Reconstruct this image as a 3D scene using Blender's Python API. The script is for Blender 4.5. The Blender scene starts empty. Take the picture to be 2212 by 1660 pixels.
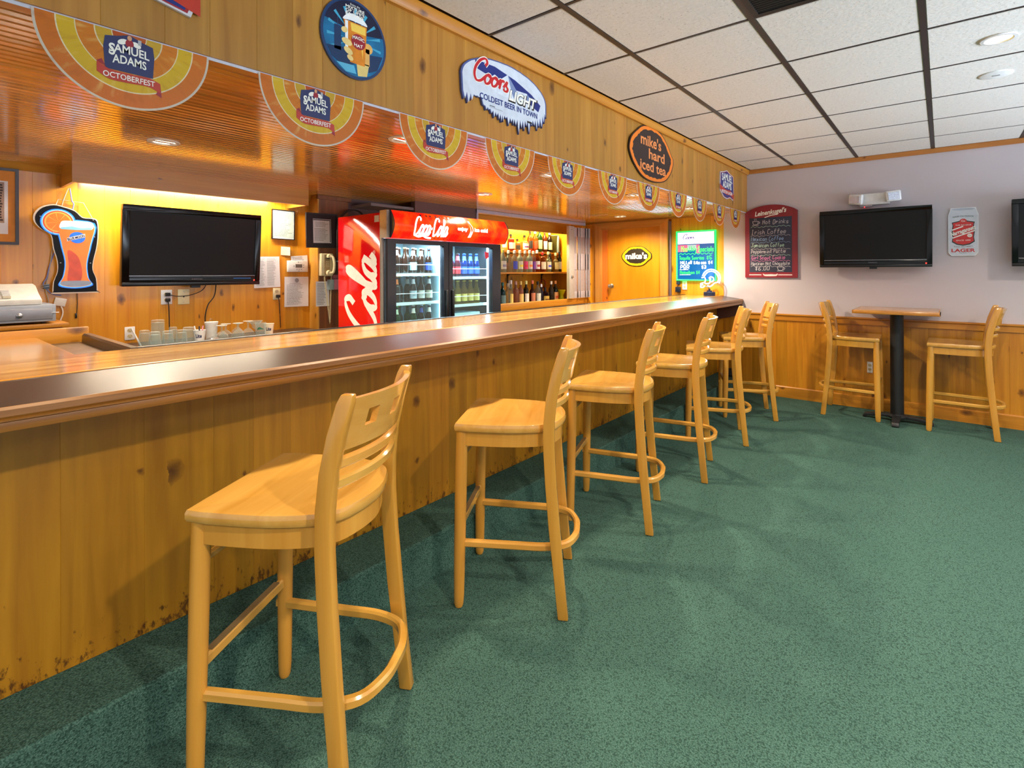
import bpy, bmesh, math, random
from mathutils import Vector, Matrix
random.seed(11)
S = bpy.context.scene
COL = S.collection
R = math.radians

# ------------------------------------------------------------------ camera
CAM_H = 1.40
_yaw, _roll, _f = R(39.7), R(-0.20), 1120.0
cam_data = bpy.data.cameras.new('camera')
cam_data.sensor_fit = 'HORIZONTAL'
cam_data.sensor_width = 36.0
cam_data.lens = 36.0 * _f / 2212.0
cam_data.shift_y = (585.5 - 830.0) / 2212.0
cam_data.clip_start = 0.05
cam = bpy.data.objects.new('camera', cam_data)
COL.objects.link(cam)
_F = Vector((-math.sin(_yaw), math.cos(_yaw), 0))
_Rt = Vector((math.cos(_yaw), math.sin(_yaw), 0))
_U = Vector((0, 0, 1))
_R2 = _Rt * math.cos(_roll) + _U * math.sin(_roll)
_U2 = -_Rt * math.sin(_roll) + _U * math.cos(_roll)
cam.matrix_world = Matrix(((_R2.x, _U2.x, -_F.x, 0), (_R2.y, _U2.y, -_F.y, 0),
                           (_R2.z, _U2.z, -_F.z, CAM_H), (0, 0, 0, 1)))
S.camera = cam

# ------------------------------------------------------------------ world / exposure
world = bpy.data.worlds.new('room_ambient')
S.world = world
world.use_nodes = True
_bg = world.node_tree.nodes['Background']
_bg.inputs[0].default_value = (0.93, 0.95, 1.0, 1)
_bg.inputs[1].default_value = 0.62
S.view_settings.view_transform = 'Standard'
S.view_settings.look = 'None'
S.view_settings.gamma = 1.0
S.view_settings.use_curve_mapping = False
S.view_settings.exposure = 0.42
S.cycles.use_denoising = True
S.cycles.use_adaptive_sampling = True
S.cycles.adaptive_threshold = 0.1
S.cycles.max_bounces = 6
S.cycles.diffuse_bounces = 3
S.cycles.glossy_bounces = 3
S.cycles.transmission_bounces = 4
S.cycles.transparent_max_bounces = 12
S.cycles.caustics_reflective = False
S.cycles.caustics_refractive = False
S.cycles.sample_clamp_indirect = 4.0

# bluish side daylight from the right, tilted up as added fill for the ceiling
_wd = bpy.data.lights.new('daylight_fill', 'AREA')
_wd.shape, _wd.size, _wd.size_y = 'RECTANGLE', 1.6, 5.0
_wd.spread = R(100)
_wd.energy, _wd.color = 330.0, (0.74, 0.85, 1.0)
_wo = bpy.data.objects.new('daylight_fill', _wd)
COL.objects.link(_wo)
_wo.location, _wo.rotation_euler = (4.3, 3.4, 1.3), (0, R(90 + 48), 0)

# room constants (metres)
YF = 6.307      # far wall
XS = -1.735     # soffit fascia
XB = -4.30      # back wall behind the bar
XJ = -4.16      # stepped-forward wall by the cooler
XN = -3.85      # liquor closet front
ZC = 2.538      # suspended ceiling
ZS = 2.065      # soffit underside
XBAR = -2.055   # bar front
ROOM_CANS = [(0.62, 0.75), (0.62, -0.9), (0.217, 3.501), (1.9, 2.2), (1.75, 4.9), (2.2, -0.6)]
SOFFIT_CANS = [(-2.09, 0.39), (-2.09, 1.66), (-2.09, 2.93), (-2.09, 4.20), (-2.09, 5.50), (-3.05, 5.76), (-3.05, 0.9), (-3.05, 3.3)]

# ------------------------------------------------------------------ helpers
def lin(r, g, b):
    def c(u):
        u /= 255.0
        return u / 12.92 if u <= 0.04045 else ((u + 0.055) / 1.055) ** 2.4
    return (c(r), c(g), c(b), 1.0)

MATS = {}
def _new(name):
    m = bpy.data.materials.new(name)
    m.use_nodes = True
    nt = m.node_tree
    nt.nodes.clear()
    out = nt.nodes.new('ShaderNodeOutputMaterial')
    p = nt.nodes.new('ShaderNodeBsdfPrincipled')
    nt.links.new(p.outputs[0], out.inputs[0])
    MATS[name] = m
    return m, nt, p, out

def N(nt, t, **kw):
    n = nt.nodes.new(t)
    for k, v in kw.items():
        setattr(n, k, v)
    return n

def _mix(nt, fac, a, b, mode='MIX'):
    n = nt.nodes.new('ShaderNodeMix')
    n.data_type = 'RGBA'
    n.blend_type = mode
    for sock, val in ((n.inputs[0], fac), (n.inputs[6], a), (n.inputs[7], b)):
        if hasattr(val, 'is_linked'):
            nt.links.new(val, sock)
        else:
            sock.default_value = val
    return n.outputs[2]

def _math(nt, op, a, b=None, clamp=False):
    n = nt.nodes.new('ShaderNodeMath')
    n.operation = op
    n.use_clamp = clamp
    for i, val in enumerate((a, b)):
        if val is None:
            continue
        if hasattr(val, 'is_linked'):
            nt.links.new(val, n.inputs[i])
        else:
            n.inputs[i].default_value = val
    return n.outputs[0]

def mat(name, rgb, rough=0.5, metal=0.0, emit=0.0, ecol=None, var=0.08, vscale=30.0, bump=0.0, bscale=250.0, coat=0.0, spec=0.5):
    """plain coloured surface with a little procedural unevenness"""
    if name in MATS:
        return MATS[name]
    m, nt, p, out = _new(name)
    tc = N(nt, 'ShaderNodeTexCoord')
    no = N(nt, 'ShaderNodeTexNoise')
    no.inputs['Scale'].default_value = vscale
    no.inputs['Detail'].default_value = 3
    nt.links.new(tc.outputs['Object'], no.inputs['Vector'])
    c = lin(*rgb)
    d = tuple(max(0, x * (1 - 2 * var)) for x in c[:3]) + (1,)
    e = tuple(min(1, x * (1 + 2 * var)) for x in c[:3]) + (1,)
    nt.links.new(_mix(nt, no.outputs['Fac'], d, e), p.inputs['Base Color'])
    p.inputs['Roughness'].default_value = rough
    p.inputs['Metallic'].default_value = metal
    p.inputs['Coat Weight'].default_value = coat
    p.inputs['Specular IOR Level'].default_value = spec
    if emit:
        p.inputs['Emission Color'].default_value = lin(*(ecol or rgb))
        p.inputs['Emission Strength'].default_value = emit
    if bump:
        n2 = N(nt, 'ShaderNodeTexNoise')
        n2.inputs['Scale'].default_value = bscale
        nt.links.new(tc.outputs['Object'], n2.inputs['Vector'])
        b = N(nt, 'ShaderNodeBump')
        b.inputs['Strength'].default_value = bump
        b.inputs['Distance'].default_value = 0.004
        nt.links.new(n2.outputs['Fac'], b.inputs['Height'])
        nt.links.new(b.outputs[0], p.inputs['Normal'])
    return m

def wood(name, base, dark, axis='z', knots=0.5, rough=0.35, coat=0.0, cross=26.0, along=1.3, tint=0.16, contrast=0.5, knotcol=(70, 30, 8), worn=False):
    """plank timber: long grain on `axis`, knots, and its own tint for each piece"""
    m, nt, p, out = _new(name)
    tc = N(nt, 'ShaderNodeTexCoord')
    oi = N(nt, 'ShaderNodeObjectInfo')
    rnd = oi.outputs['Random']
    cmb = N(nt, 'ShaderNodeCombineXYZ')
    for i, k in enumerate((13.7, 7.3, 29.1)):
        nt.links.new(_math(nt, 'MULTIPLY', rnd, k), cmb.inputs[i])
    add = N(nt, 'ShaderNodeVectorMath', operation='ADD')
    nt.links.new(tc.outputs['Object'], add.inputs[0])
    nt.links.new(cmb.outputs[0], add.inputs[1])
    sc = N(nt, 'ShaderNodeVectorMath', operation='MULTIPLY')
    vec = [cross, cross, cross]
    vec['xyz'.index(axis)] = along
    sc.inputs[1].default_value = vec
    nt.links.new(add.outputs[0], sc.inputs[0])
    g = N(nt, 'ShaderNodeTexNoise')
    g.inputs['Scale'].default_value = 1.0
    g.inputs['Detail'].default_value = 5
    g.inputs['Distortion'].default_value = 0.6
    nt.links.new(sc.outputs[0], g.inputs['Vector'])
    ramp = N(nt, 'ShaderNodeMapRange')
    ramp.inputs['From Min'].default_value = 0.5 - 0.25 / max(contrast, .01) * 0.5
    ramp.inputs['From Max'].default_value = 0.5 + 0.25 / max(contrast, .01) * 0.5
    nt.links.new(g.outputs['Fac'], ramp.inputs['Value'])
    col = _mix(nt, ramp.outputs[0], lin(*base), lin(*dark))
    # fine pores
    g2 = N(nt, 'ShaderNodeTexNoise')
    g2.inputs['Scale'].default_value = 6.0
    nt.links.new(sc.outputs[0], g2.inputs['Vector'])
    col = _mix(nt, _math(nt, 'MULTIPLY', g2.outputs['Fac'], 0.25), col, lin(*dark))
    if knots > 0:
        sxyz = N(nt, 'ShaderNodeSeparateXYZ')
        nt.links.new(add.outputs[0], sxyz.inputs[0])
        oth = [i for i in range(3) if i != 'xyz'.index(axis)]
        acr = _math(nt, 'MULTIPLY', _math(nt, 'ADD', sxyz.outputs[oth[0]], sxyz.outputs[oth[1]]), 7.5)
        alo = _math(nt, 'MULTIPLY', sxyz.outputs['xyz'.index(axis)], 4.2)
        ks = N(nt, 'ShaderNodeCombineXYZ')
        nt.links.new(acr, ks.inputs[0])
        nt.links.new(alo, ks.inputs[1])
        wn = N(nt, 'ShaderNodeTexNoise')
        wn.inputs['Scale'].default_value = 9.0
        nt.links.new(ks.outputs[0], wn.inputs['Vector'])
        wv = N(nt, 'ShaderNodeVectorMath', operation='SCALE')
        wv.inputs['Scale'].default_value = 0.12
        nt.links.new(wn.outputs['Color'], wv.inputs[0])
        wa = N(nt, 'ShaderNodeVectorMath', operation='ADD')
        nt.links.new(ks.outputs[0], wa.inputs[0])
        nt.links.new(wv.outputs[0], wa.inputs[1])
        vo = N(nt, 'ShaderNodeTexVoronoi')
        vo.voronoi_dimensions = '2D'
        nt.links.new(wa.outputs[0], vo.inputs['Vector'])
        vo.inputs['Scale'].default_value = 1.0
        sep = N(nt, 'ShaderNodeSeparateColor')
        nt.links.new(vo.outputs['Color'], sep.inputs[0])
        has = _math(nt, 'LESS_THAN', sep.outputs[0], knots)
        rad = _math(nt, 'MULTIPLY', _math(nt, 'ADD', _math(nt, 'POWER', sep.outputs[1], 2.0), 0.30), 0.17)
        core = N(nt, 'ShaderNodeMapRange')
        nt.links.new(vo.outputs['Distance'], core.inputs['Value'])
        nt.links.new(rad, core.inputs['From Max'])
        core.inputs['From Min'].default_value = 0.0
        core.inputs['To Min'].default_value = 1.0
        core.inputs['To Max'].default_value = 0.0
        kf = _math(nt, 'MULTIPLY', _math(nt, 'POWER', core.outputs[0], 0.6, True), has)
        halo = N(nt, 'ShaderNodeMapRange')
        nt.links.new(vo.outputs['Distance'], halo.inputs['Value'])
        nt.links.new(_math(nt, 'MULTIPLY', rad, 2.2), halo.inputs['From Max'])
        halo.inputs['To Min'].default_value = 0.45
        halo.inputs['To Max'].default_value = 0.0
        hf = _math(nt, 'MULTIPLY', halo.outputs[0], has)
        col = _mix(nt, hf, col, lin(*dark))
        col = _mix(nt, _math(nt, 'MULTIPLY', kf, 0.92), col, lin(*knotcol))
    tv = _math(nt, 'ADD', _math(nt, 'MULTIPLY', rnd, 2 * tint), 1.0 - tint)
    hs = N(nt, 'ShaderNodeHueSaturation')
    nt.links.new(col, hs.inputs['Color'])
    nt.links.new(tv, hs.inputs['Value'])
    nt.links.new(_math(nt, 'ADD', _math(nt, 'MULTIPLY', rnd, -0.007), 0.5075), hs.inputs['Hue'])
    col = hs.outputs[0]
    if worn:   # scuffs and kick marks on the lowest hand's breadth
        sx = N(nt, 'ShaderNodeSeparateXYZ')
        nt.links.new(tc.outputs['Object'], sx.inputs[0])
        lowf = N(nt, 'ShaderNodeMapRange')
        lowf.inputs['From Min'].default_value = 0.0
        lowf.inputs['From Max'].default_value = 0.30
        lowf.inputs['To Min'].default_value = 1.0
        lowf.inputs['To Max'].default_value = 0.0
        nt.links.new(sx.outputs[2], lowf.inputs['Value'])
        s2 = N(nt, 'ShaderNodeVectorMath', operation='MULTIPLY')
        s2.inputs[1].default_value = (30, 60, 22)
        nt.links.new(add.outputs[0], s2.inputs[0])
        wn2 = N(nt, 'ShaderNodeTexNoise')
        wn2.inputs['Detail'].default_value = 6
        wn2.inputs['Roughness'].default_value = 0.7
        wn2.inputs['Scale'].default_value = 1.0
        nt.links.new(s2.outputs[0], wn2.inputs['Vector'])
        th = _math(nt, 'SUBTRACT', wn2.outputs['Fac'], _math(nt, 'SUBTRACT', 0.70, _math(nt, 'MULTIPLY', _math(nt, 'POWER', lowf.outputs[0], 2.0), 0.20)))
        wf = _math(nt, 'MULTIPLY', _math(nt, 'MULTIPLY', th, 12.0, True), 0.85)
        col = _mix(nt, wf, col, lin(60, 28, 10))
    nt.links.new(col, p.inputs['Base Color'])
    p.inputs['Roughness'].default_value = rough
    p.inputs['Coat Weight'].default_value = coat
    p.inputs['Coat Roughness'].default_value = 0.12
    return m

def glass(name, rgb, see=0.6, rough=0.05, dark=0.25):
    """thin glass: coloured see-through layer plus gloss"""
    if name in MATS:
        return MATS[name]
    m, nt, p, out = _new(name)
    tr = N(nt, 'ShaderNodeBsdfTransparent')
    c = lin(*rgb)
    tr.inputs[0].default_value = c
    tc = N(nt, 'ShaderNodeTexCoord')
    no = N(nt, 'ShaderNodeTexNoise')
    no.inputs['Scale'].default_value = 20
    nt.links.new(tc.outputs['Object'], no.inputs['Vector'])
    nt.links.new(_mix(nt, no.outputs['Fac'], tuple(x * dark for x in c[:3]) + (1,), tuple(x * dark * 1.3 for x in c[:3]) + (1,)), p.inputs['Base Color'])
    p.inputs['Roughness'].default_value = rough
    ge = N(nt, 'ShaderNodeNewGeometry')
    dt = N(nt, 'ShaderNodeVectorMath', operation='DOT_PRODUCT')
    nt.links.new(ge.outputs['Normal'], dt.inputs[0])
    nt.links.new(ge.outputs['Incoming'], dt.inputs[1])
    graz = _math(nt, 'POWER', _math(nt, 'SUBTRACT', 1.0, _math(nt, 'ABSOLUTE', dt.outputs['Value']), True), 5.0)
    mx = N(nt, 'ShaderNodeMixShader')
    fac = _math(nt, 'ADD', _math(nt, 'MULTIPLY', graz, 0.8), 0.02 + (1.0 - see) * 0.9, True)
    nt.links.new(fac, mx.inputs[0])
    nt.links.new(tr.outputs[0], mx.inputs[1])
    nt.links.new(p.outputs[0], mx.inputs[2])
    nt.links.new(mx.outputs[0], out.inputs[0])
    return m

_text_cache = {}
def text_geo(s, bold=0.0):
    key = (s, bold)
    if key in _text_cache:
        return _text_cache[key]
    cu = bpy.data.curves.new('txt', 'FONT')
    cu.body = s
    cu.size = 1.0
    cu.resolution_u = 3
    cu.offset = bold
    cu.fill_mode = 'FRONT'
    o = bpy.data.objects.new('txt', cu)
    COL.objects.link(o)
    bpy.context.view_layer.update()
    me = o.evaluated_get(bpy.context.evaluated_depsgraph_get()).to_mesh()
    vs = [(v.co.x, v.co.y) for v in me.vertices]
    fs = [tuple(p.vertices) for p in me.polygons]
    o.evaluated_get(bpy.context.evaluated_depsgraph_get()).to_mesh_clear()
    bpy.data.objects.remove(o)
    bpy.data.curves.remove(cu)
    _text_cache[key] = (vs, fs)
    return vs, fs

def catmull(pts, n=8, closed=False):
    P = [Vector(p) for p in pts]
    if len(P) < 3:
        return [tuple(p) for p in P]
    out = []
    m = len(P)
    rng = range(m) if closed else range(m - 1)
    for i in rng:
        p0 = P[(i - 1) % m] if closed or i > 0 else P[0] * 2 - P[1]
        p1, p2 = P[i], P[(i + 1) % m]
        p3 = P[(i + 2) % m] if closed or i + 2 < m else P[-1] * 2 - P[-2]
        for k in range(n):
            t = k / n
            out.append(tuple(0.5 * ((2 * p1) + (p2 - p0) * t + (2 * p0 - 5 * p1 + 4 * p2 - p3) * t * t + (3 * p1 - p0 - 3 * p2 + p3) * t ** 3)))
    if not closed:
        out.append(tuple(P[-1]))
    return out

class MB:
    """collects shapes into ONE mesh; each shape may take its own material slot"""
    def __init__(self):
        self.v, self.f, self.mi, self.cur, self.mats = [], [], [], 0, []
    def use(self, m):
        if m not in self.mats:
            self.mats.append(m)
        self.cur = self.mats.index(m)
        return self
    def add(self, vs, fs):
        b = len(self.v)
        self.v += [tuple(v) for v in vs]
        self.f += [tuple(i + b for i in f) for f in fs]
        self.mi += [self.cur] * len(fs)
        return self
    def box(self, x0, x1, y0, y1, z0, z1):
        return self.add([(x0, y0, z0), (x1, y0, z0), (x1, y1, z0), (x0, y1, z0), (x0, y0, z1), (x1, y0, z1), (x1, y1, z1), (x0, y1, z1)],
                        [(0, 3, 2, 1), (4, 5, 6, 7), (0, 1, 5, 4), (1, 2, 6, 5), (2, 3, 7, 6), (3, 0, 4, 7)])
    def prism(self, poly, a, b, axis='z'):
        n = len(poly)
        def pt(p, t):
            return {'z': (p[0], p[1], t), 'y': (p[0], t, p[1]), 'x': (t, p[0], p[1])}[axis]
        vs = [pt(p, a) for p in poly] + [pt(p, b) for p in poly]
        fs = [tuple(range(n))[::-1], tuple(range(n, 2 * n))] + [(i, (i + 1) % n, n + (i + 1) % n, n + i) for i in range(n)]
        return self.add(vs, fs)
    def lathe(self, prof, n=16, c=(0, 0, 0), axis='z', cap=True):
        vs, fs = [], []
        for (r, z) in prof:
            for k in range(n):
                a = 2 * math.pi * k / n
                q = (r * math.cos(a), r * math.sin(a), z)
                if axis == 'x':
                    q = (q[2], q[0], q[1])
                elif axis == 'y':
                    q = (q[0], q[2], q[1])
                vs.append((q[0] + c[0], q[1] + c[1], q[2] + c[2]))
        for j in range(len(prof) - 1):
            for k in range(n):
                fs.append((j * n + k, j * n + (k + 1) % n, (j + 1) * n + (k + 1) % n, (j + 1) * n + k))
        if cap:
            if prof[0][0] > 1e-6:
                fs.append(tuple(range(n))[::-1])
            if prof[-1][0] > 1e-6:
                fs.append(tuple((len(prof) - 1) * n + k for k in range(n)))
        return self.add(vs, fs)
    def tube(self, path, r, n=8, closed=False):
        P = [Vector(p) for p in path]
        m = len(P)
        vs, fs = [], []
        up = Vector((0, 0, 1))
        for i, p in enumerate(P):
            a = P[(i - 1) % m] if (closed or i > 0) else p
            b = P[(i + 1) % m] if (closed or i < m - 1) else p
            t = (b - a)
            if t.length < 1e-9:
                t = Vector((0, 0, 1))
            t.normalize()
            s = t.cross(up)
            if s.length < 0.05:
                s = t.cross(Vector((1, 0, 0)))
            s.normalize()
            q = s.cross(t)
            rr = r[i] if isinstance(r, (list, tuple)) else r
            for k in range(n):
                an = 2 * math.pi * k / n
                vs.append(tuple(p + s * rr * math.cos(an) + q * rr * math.sin(an)))
        segs = m if closed else m - 1
        for i in range(segs):
            for k in range(n):
                j = (i + 1) % m
                fs.append((i * n + k, i * n + (k + 1) % n, j * n + (k + 1) % n, j * n + k))
        if not closed:
            fs.append(tuple(range(n))[::-1])
            fs.append(tuple((m - 1) * n + k for k in range(n)))
        return self.add(vs, fs)
    def poly(self, pts, z):
        # keep every printed face turned outwards
        a = sum(pts[i][0] * pts[(i + 1) % len(pts)][1] - pts[(i + 1) % len(pts)][0] * pts[i][1] for i in range(len(pts)))
        if a < 0:
            pts = pts[::-1]
        return self.add([(p[0], p[1], z) for p in pts], [tuple(range(len(pts)))])
    def ellipse(self, cx, cy, rx, ry, z, n=32, rot=0.0):
        c, s = math.cos(rot), math.sin(rot)
        return self.poly([(cx + rx * math.cos(t) * c - ry * math.sin(t) * s, cy + rx * math.cos(t) * s + ry * math.sin(t) * c)
                          for t in (2 * math.pi * k / n for k in range(n))], z)
    def rect(self, x0, x1, y0, y1, z):
        return self.poly([(x0, y0), (x1, y0), (x1, y1), (x0, y1)], z)
    def stroke(self, pts, w, z, nib=None, tf=None):
        """flat brush stroke; nib=(min share, max share) thickens the downstrokes"""
        P = [Vector(tf(*p) if tf else p) for p in pts]
        L, Rr = [], []
        for i, p in enumerate(P):
            a = P[max(i - 1, 0)]
            b = P[min(i + 1, len(P) - 1)]
            t = b - a
            if t.length < 1e-9:
                t = Vector((1, 0))
            t.normalize()
            n = Vector((-t.y, t.x))
            ww = w if not nib else w * (nib[0] + (nib[1] - nib[0]) * abs(t.y))
            L.append(p + n * ww / 2)
            Rr.append(p - n * ww / 2)
        self.lift = getattr(self, 'lift', 0.0) + 2e-5
        vs = [(q.x, q.y, z + self.lift + i * 2e-6) for i, q in enumerate(L)] + [(q.x, q.y, z + self.lift + i * 2e-6) for i, q in enumerate(Rr)]
        m = len(P)
        return self.add(vs, [(i, m + i, m + i + 1, i + 1) for i in range(m - 1)])
    def text(self, s, cx, cy, w, h, z, shear=0.0, bold=0.0, arc=0.0, rot=0.0, taper=0.0):
        vs, fs = text_geo(s, bold)
        if not vs:
            return self
        x0, x1 = min(v[0] for v in vs), max(v[0] for v in vs)
        y0, y1 = min(v[1] for v in vs), max(v[1] for v in vs)
        out = []
        for (x, y) in vs:
            u = (x - x0) / (x1 - x0) - 0.5
            t = (y - y0) / (y1 - y0) - 0.5
            t *= 1.0 + taper * u * 2
            X = u * w + shear * t * h
            Y = t * h + arc * (0.25 - u * u) * 4
            out.append((cx + X * math.cos(rot) - Y * math.sin(rot), cy + X * math.sin(rot) + Y * math.cos(rot), z))
        return self.add(out, fs)
    def mesh(self, name, bevel=0.0, smooth=True, angle=35, mats=None):
        me = bpy.data.meshes.new(name)
        me.from_pydata(self.v, [], self.f)
        for m in (mats or self.mats):
            me.materials.append(m)
        if self.mats and not mats:
            for p, i in zip(me.polygons, self.mi):
                p.material_index = i
        if bevel:
            bm = bmesh.new()
            bm.from_mesh(me)
            bmesh.ops.remove_doubles(bm, verts=bm.verts, dist=1e-6)
            es = [e for e in bm.edges if len(e.link_faces) == 2 and e.calc_face_angle(0) > R(30)]
            bmesh.ops.bevel(bm, geom=es, offset=bevel, segments=2, affect='EDGES', profile=0.5, clamp_overlap=True)
            bm.to_mesh(me)
            bm.free()
        if smooth:
            me.shade_smooth()
            me.set_sharp_from_angle(angle=R(angle))
        me.update()
        return me
    def build(self, name, m=None, parent=None, bevel=0.0, smooth=True, loc=None, rot=None):
        me = self.mesh(name, bevel, smooth, mats=[m] if m else None)
        return put(name, me, parent, loc, rot)

def put(name, data, parent=None, loc=None, rot=None):
    o = bpy.data.objects.new(name, data)
    COL.objects.link(o)
    if parent:
        o.parent = parent
    if loc:
        o.location = loc
    if rot:
        o.rotation_euler = rot
    return o

def tag(o, label=None, cat=None, group=None, kind=None):
    if label: o['label'] = label
    if cat: o['category'] = cat
    if group: o['group'] = group
    if kind: o['kind'] = kind
    return o

def thing(name, label, cat, loc=(0, 0, 0), rot=(0, 0, 0), group=None):
    o = put(name, None, None, loc, rot)
    o.empty_display_size = 0.05
    return tag(o, label, cat, group)

def copy_tree(o, parent=None):
    c = o.copy()
    COL.objects.link(c)
    c.parent = parent
    for ch in o.children:
        copy_tree(ch, c)
    return c

def struct(name, mb, m=None, label=None, parent=None, bevel=0.0):
    o = mb.build(name, m, parent, bevel)
    return tag(o, label, kind='structure')

ROT_X = (R(90), 0, R(90))   # boards hung on a wall that faces +x : local x runs +y, local y up
ROT_Y = (R(90), 0, 0)       # boards hung on a wall that faces -y : local x runs +x, local y up

def light(name, kind, loc, power, color, size=0.1, rot=None, parent=None, spot=None, blend=0.5, sizey=None):
    d = bpy.data.lights.new(name, kind)
    d.energy = power
    d.color = color
    if kind == 'AREA':
        d.shape = 'DISK' if sizey is None else 'RECTANGLE'
        d.size = size
        if sizey: d.size_y = sizey
    else:
        d.shadow_soft_size = size
    if kind == 'SPOT':
        d.spot_size = R(spot)
        d.spot_blend = blend
    o = bpy.data.objects.new(name, d)
    COL.objects.link(o)
    o.location = loc
    if rot: o.rotation_euler = rot
    if parent: o.parent = parent
    return o

# single-stroke handwriting: x 0-5, y 2 = baseline, 6 = x-height, 9 = capitals
GL = {'a': "46 26 15 13 22 32 44|46 43 52", 'b': "19 12|15 26 36 44 33 22 12", 'c': "45 36 26 15 13 22 32 43", 'd': "49 42|45 36 26 15 13 22 32 43",
      'e': "14 44 45 36 26 15 13 22 32 43", 'f': "48 39 28 22|16 46", 'g': "46 41 30 11|45 36 26 15 13 22 32 43", 'h': "19 12|14 26 36 45 42",
      'i': "26 22|28 27", 'k': "19 12|46 14 42", 'l': "29 22", 'm': "06 02|05 16 25 22|25 36 45 42", 'n': "16 12|15 26 36 45 42",
      'o': "26 15 13 22 32 43 45 36 26", 'p': "16 10|15 26 36 45 43 32 22 13", 'q': "46 40|45 36 26 15 13 22 32 43", 'r': "16 12|14 26 36 45",
      's': "45 36 26 15 24 34 43 32 22 13", 't': "29 23 32 42|16 46", 'u': "16 13 22 32 43|46 42", 'x': "16 42|46 12", 'y': "16 33|46 20 10",
      'H': "19 12|49 42|16 46", 'D': "19 12 32 43 48 39 19", 'I': "19 39|29 22|12 32", 'C': "48 39 29 18 13 22 32 43", 'M': "12 19 35 59 52",
      'J': "39 33 22 12 03|19 59", 'P': "12 19 39 48 46 35 15", 'G': "48 39 29 18 13 22 32 43 45 35", 'S': "48 39 29 18 17 26 35 44 43 32 22 13",
      'B': "12 19 39 48 46 35 15|35 44 43 32 12", 'R': "12 19 39 48 46 35 15|35 42", 'T': "19 59|39 32", 'L': "19 12 42", 'E': "49 19 12 42|15 35",
      '$': "47 38 28 17 26 35 44 33 23 14|39 31", '6': "48 29 15 13 22 32 43 44 35 25 14", '0': "29 18 13 22 32 43 48 39 29", '.': "22 32",
      '4': "39 14 44|39 32", '3': "18 29 39 48 46 35 25|35 44 43 32 22 13", '5': "49 19 15 35 44 43 32 22 13", '7': "19 49 22", "'": "29 27"}
STRAIGHT = set("HIMTLEkxt47$1Jy")
def hand(mb, s, x, y, h, w, z, weight=0.006, slant=0.05, jit=0.0):
    """write s with a chalk stroke; x,y = start of the baseline, h = capital height, w = whole width"""
    adv = [(2.6 if c in "il.'" else 4.2 if c == ' ' else 6.0 if c in 'mM' else 5.0) * (0.75 if c == ' ' else 1) for c in s]
    k = w / sum(adv)
    u = h / 7.0
    cx = x
    for c, a in zip(s, adv):
        for part in GL.get(c, '').split('|'):
            pts = [(float(q[0]), float(q[1]) - 2) for q in part.split()]
            if len(pts) < 2:
                continue
            if len(pts) > 2 and c not in STRAIGHT:
                pts = catmull(pts, 4)
            j = random.uniform(-jit, jit)
            mb.stroke([(cx + (px - (1 if c in "il.'" else 0.4)) * k + py * u * slant, y + py * u + j) for px, py in pts], weight, z)
        cx += a * k

SCRIPT = {'C': (["175175 195215 160248 095215 045135 040055 080000 140010 195065"], 1.85),
          'o': (["060100 020075 010035 035000 075015 095060 080095 055100 070080 115078"], 1.05),
          'c': (["085080 065100 030080 010040 030000 070010 105045"], 0.95),
          'a': (["095085 065100 025080 010035 035000 070020 098085", "100100 086040 096004 118012 135040"], 1.22),
          'l': (["005030 055120 085200 072232 050195 034085 040008 065004 092040"], 0.82),
          'r': (["000040 030095 040080 030000", "040075 070100 095085"], 0.9),
          's': (["000030 045100 040060 070030 060002 025000 005020"], 0.85),
          '-': (["005060 045070"], 0.6)}
def script(mb, s, x, y, xh, z, weight=0.3, slant=0.3, tf=None, nib=(0.35, 1.0), n=8):
    cx = 0.0
    for c in s:
        strokes, adv = SCRIPT[c]
        for st in strokes:
            pts = [(int(q[:3]) / 100.0, int(q[3:]) / 100.0) for q in st.split()]
            pts = catmull(pts, n)
            pts = [(x + (cx + px + slant * py) * xh, y + py * xh) for px, py in pts]
            mb.stroke(pts, weight * xh, z, nib, tf)
        cx += adv
    return cx * xh
# ------------------------------------------------------------------ materials
PINE_BAR = wood('pine_bar_front', (190, 132, 28), (144, 90, 12), 'z', 0.30, 0.42, 0.05, tint=0.10, contrast=0.45, worn=True)
PINE_WALL = wood('pine_wall', (228, 158, 38), (198, 120, 18), 'z', 0.26, 0.30, 0.15, tint=0.15)
PINE_DARK = wood('pine_wall_reddish', (150, 82, 40), (112, 56, 26), 'z', 0.2, 0.4, 0.1, tint=0.08)
PINE_FASCIA = wood('pine_fascia', (192, 134, 54), (158, 100, 32), 'z', 0.34, 0.40, 0.05, tint=0.12)
PINE_WAINS = wood('pine_wainscot', (206, 138, 34), (168, 100, 16), 'z', 0.34, 0.32, 0.15, tint=0.15)
PINE_TRIM_Y = wood('pine_trim_lengthwise', (206, 140, 50), (176, 108, 28), 'y', 0.1, 0.35, 0.1, tint=0.05)
PINE_TRIM_X = wood('pine_trim_crosswise', (206, 140, 40), (172, 104, 20), 'x', 0.12, 0.35, 0.15, tint=0.05)
PINE_TRIM_Z = wood('pine_trim_upright', (224, 162, 74), (200, 130, 44), 'z', 0.12, 0.35, 0.1, tint=0.05)
BEAD = wood('varnished_beadboard', (228, 158, 70), (194, 122, 44), 'y', 0.0, 0.16, 1.0, cross=40, tint=0.16)
OAK_TOP = wood('bar_top_oak', (206, 160, 90), (158, 106, 44), 'y', 0.0, 0.2, 0.6, cross=22, along=0.9, tint=0.05, contrast=1.0)
OAK_TOPX = wood('service_top_oak', (200, 150, 78), (168, 114, 44), 'x', 0.12, 0.2, 0.7, cross=26, along=2.0, tint=0.14, contrast=0.6)
OAK_TRIM = wood('bar_edge_oak', (160, 102, 38), (112, 64, 18), 'y', 0.0, 0.38, 0.1, cross=60, along=1.6, tint=0.04)
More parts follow.
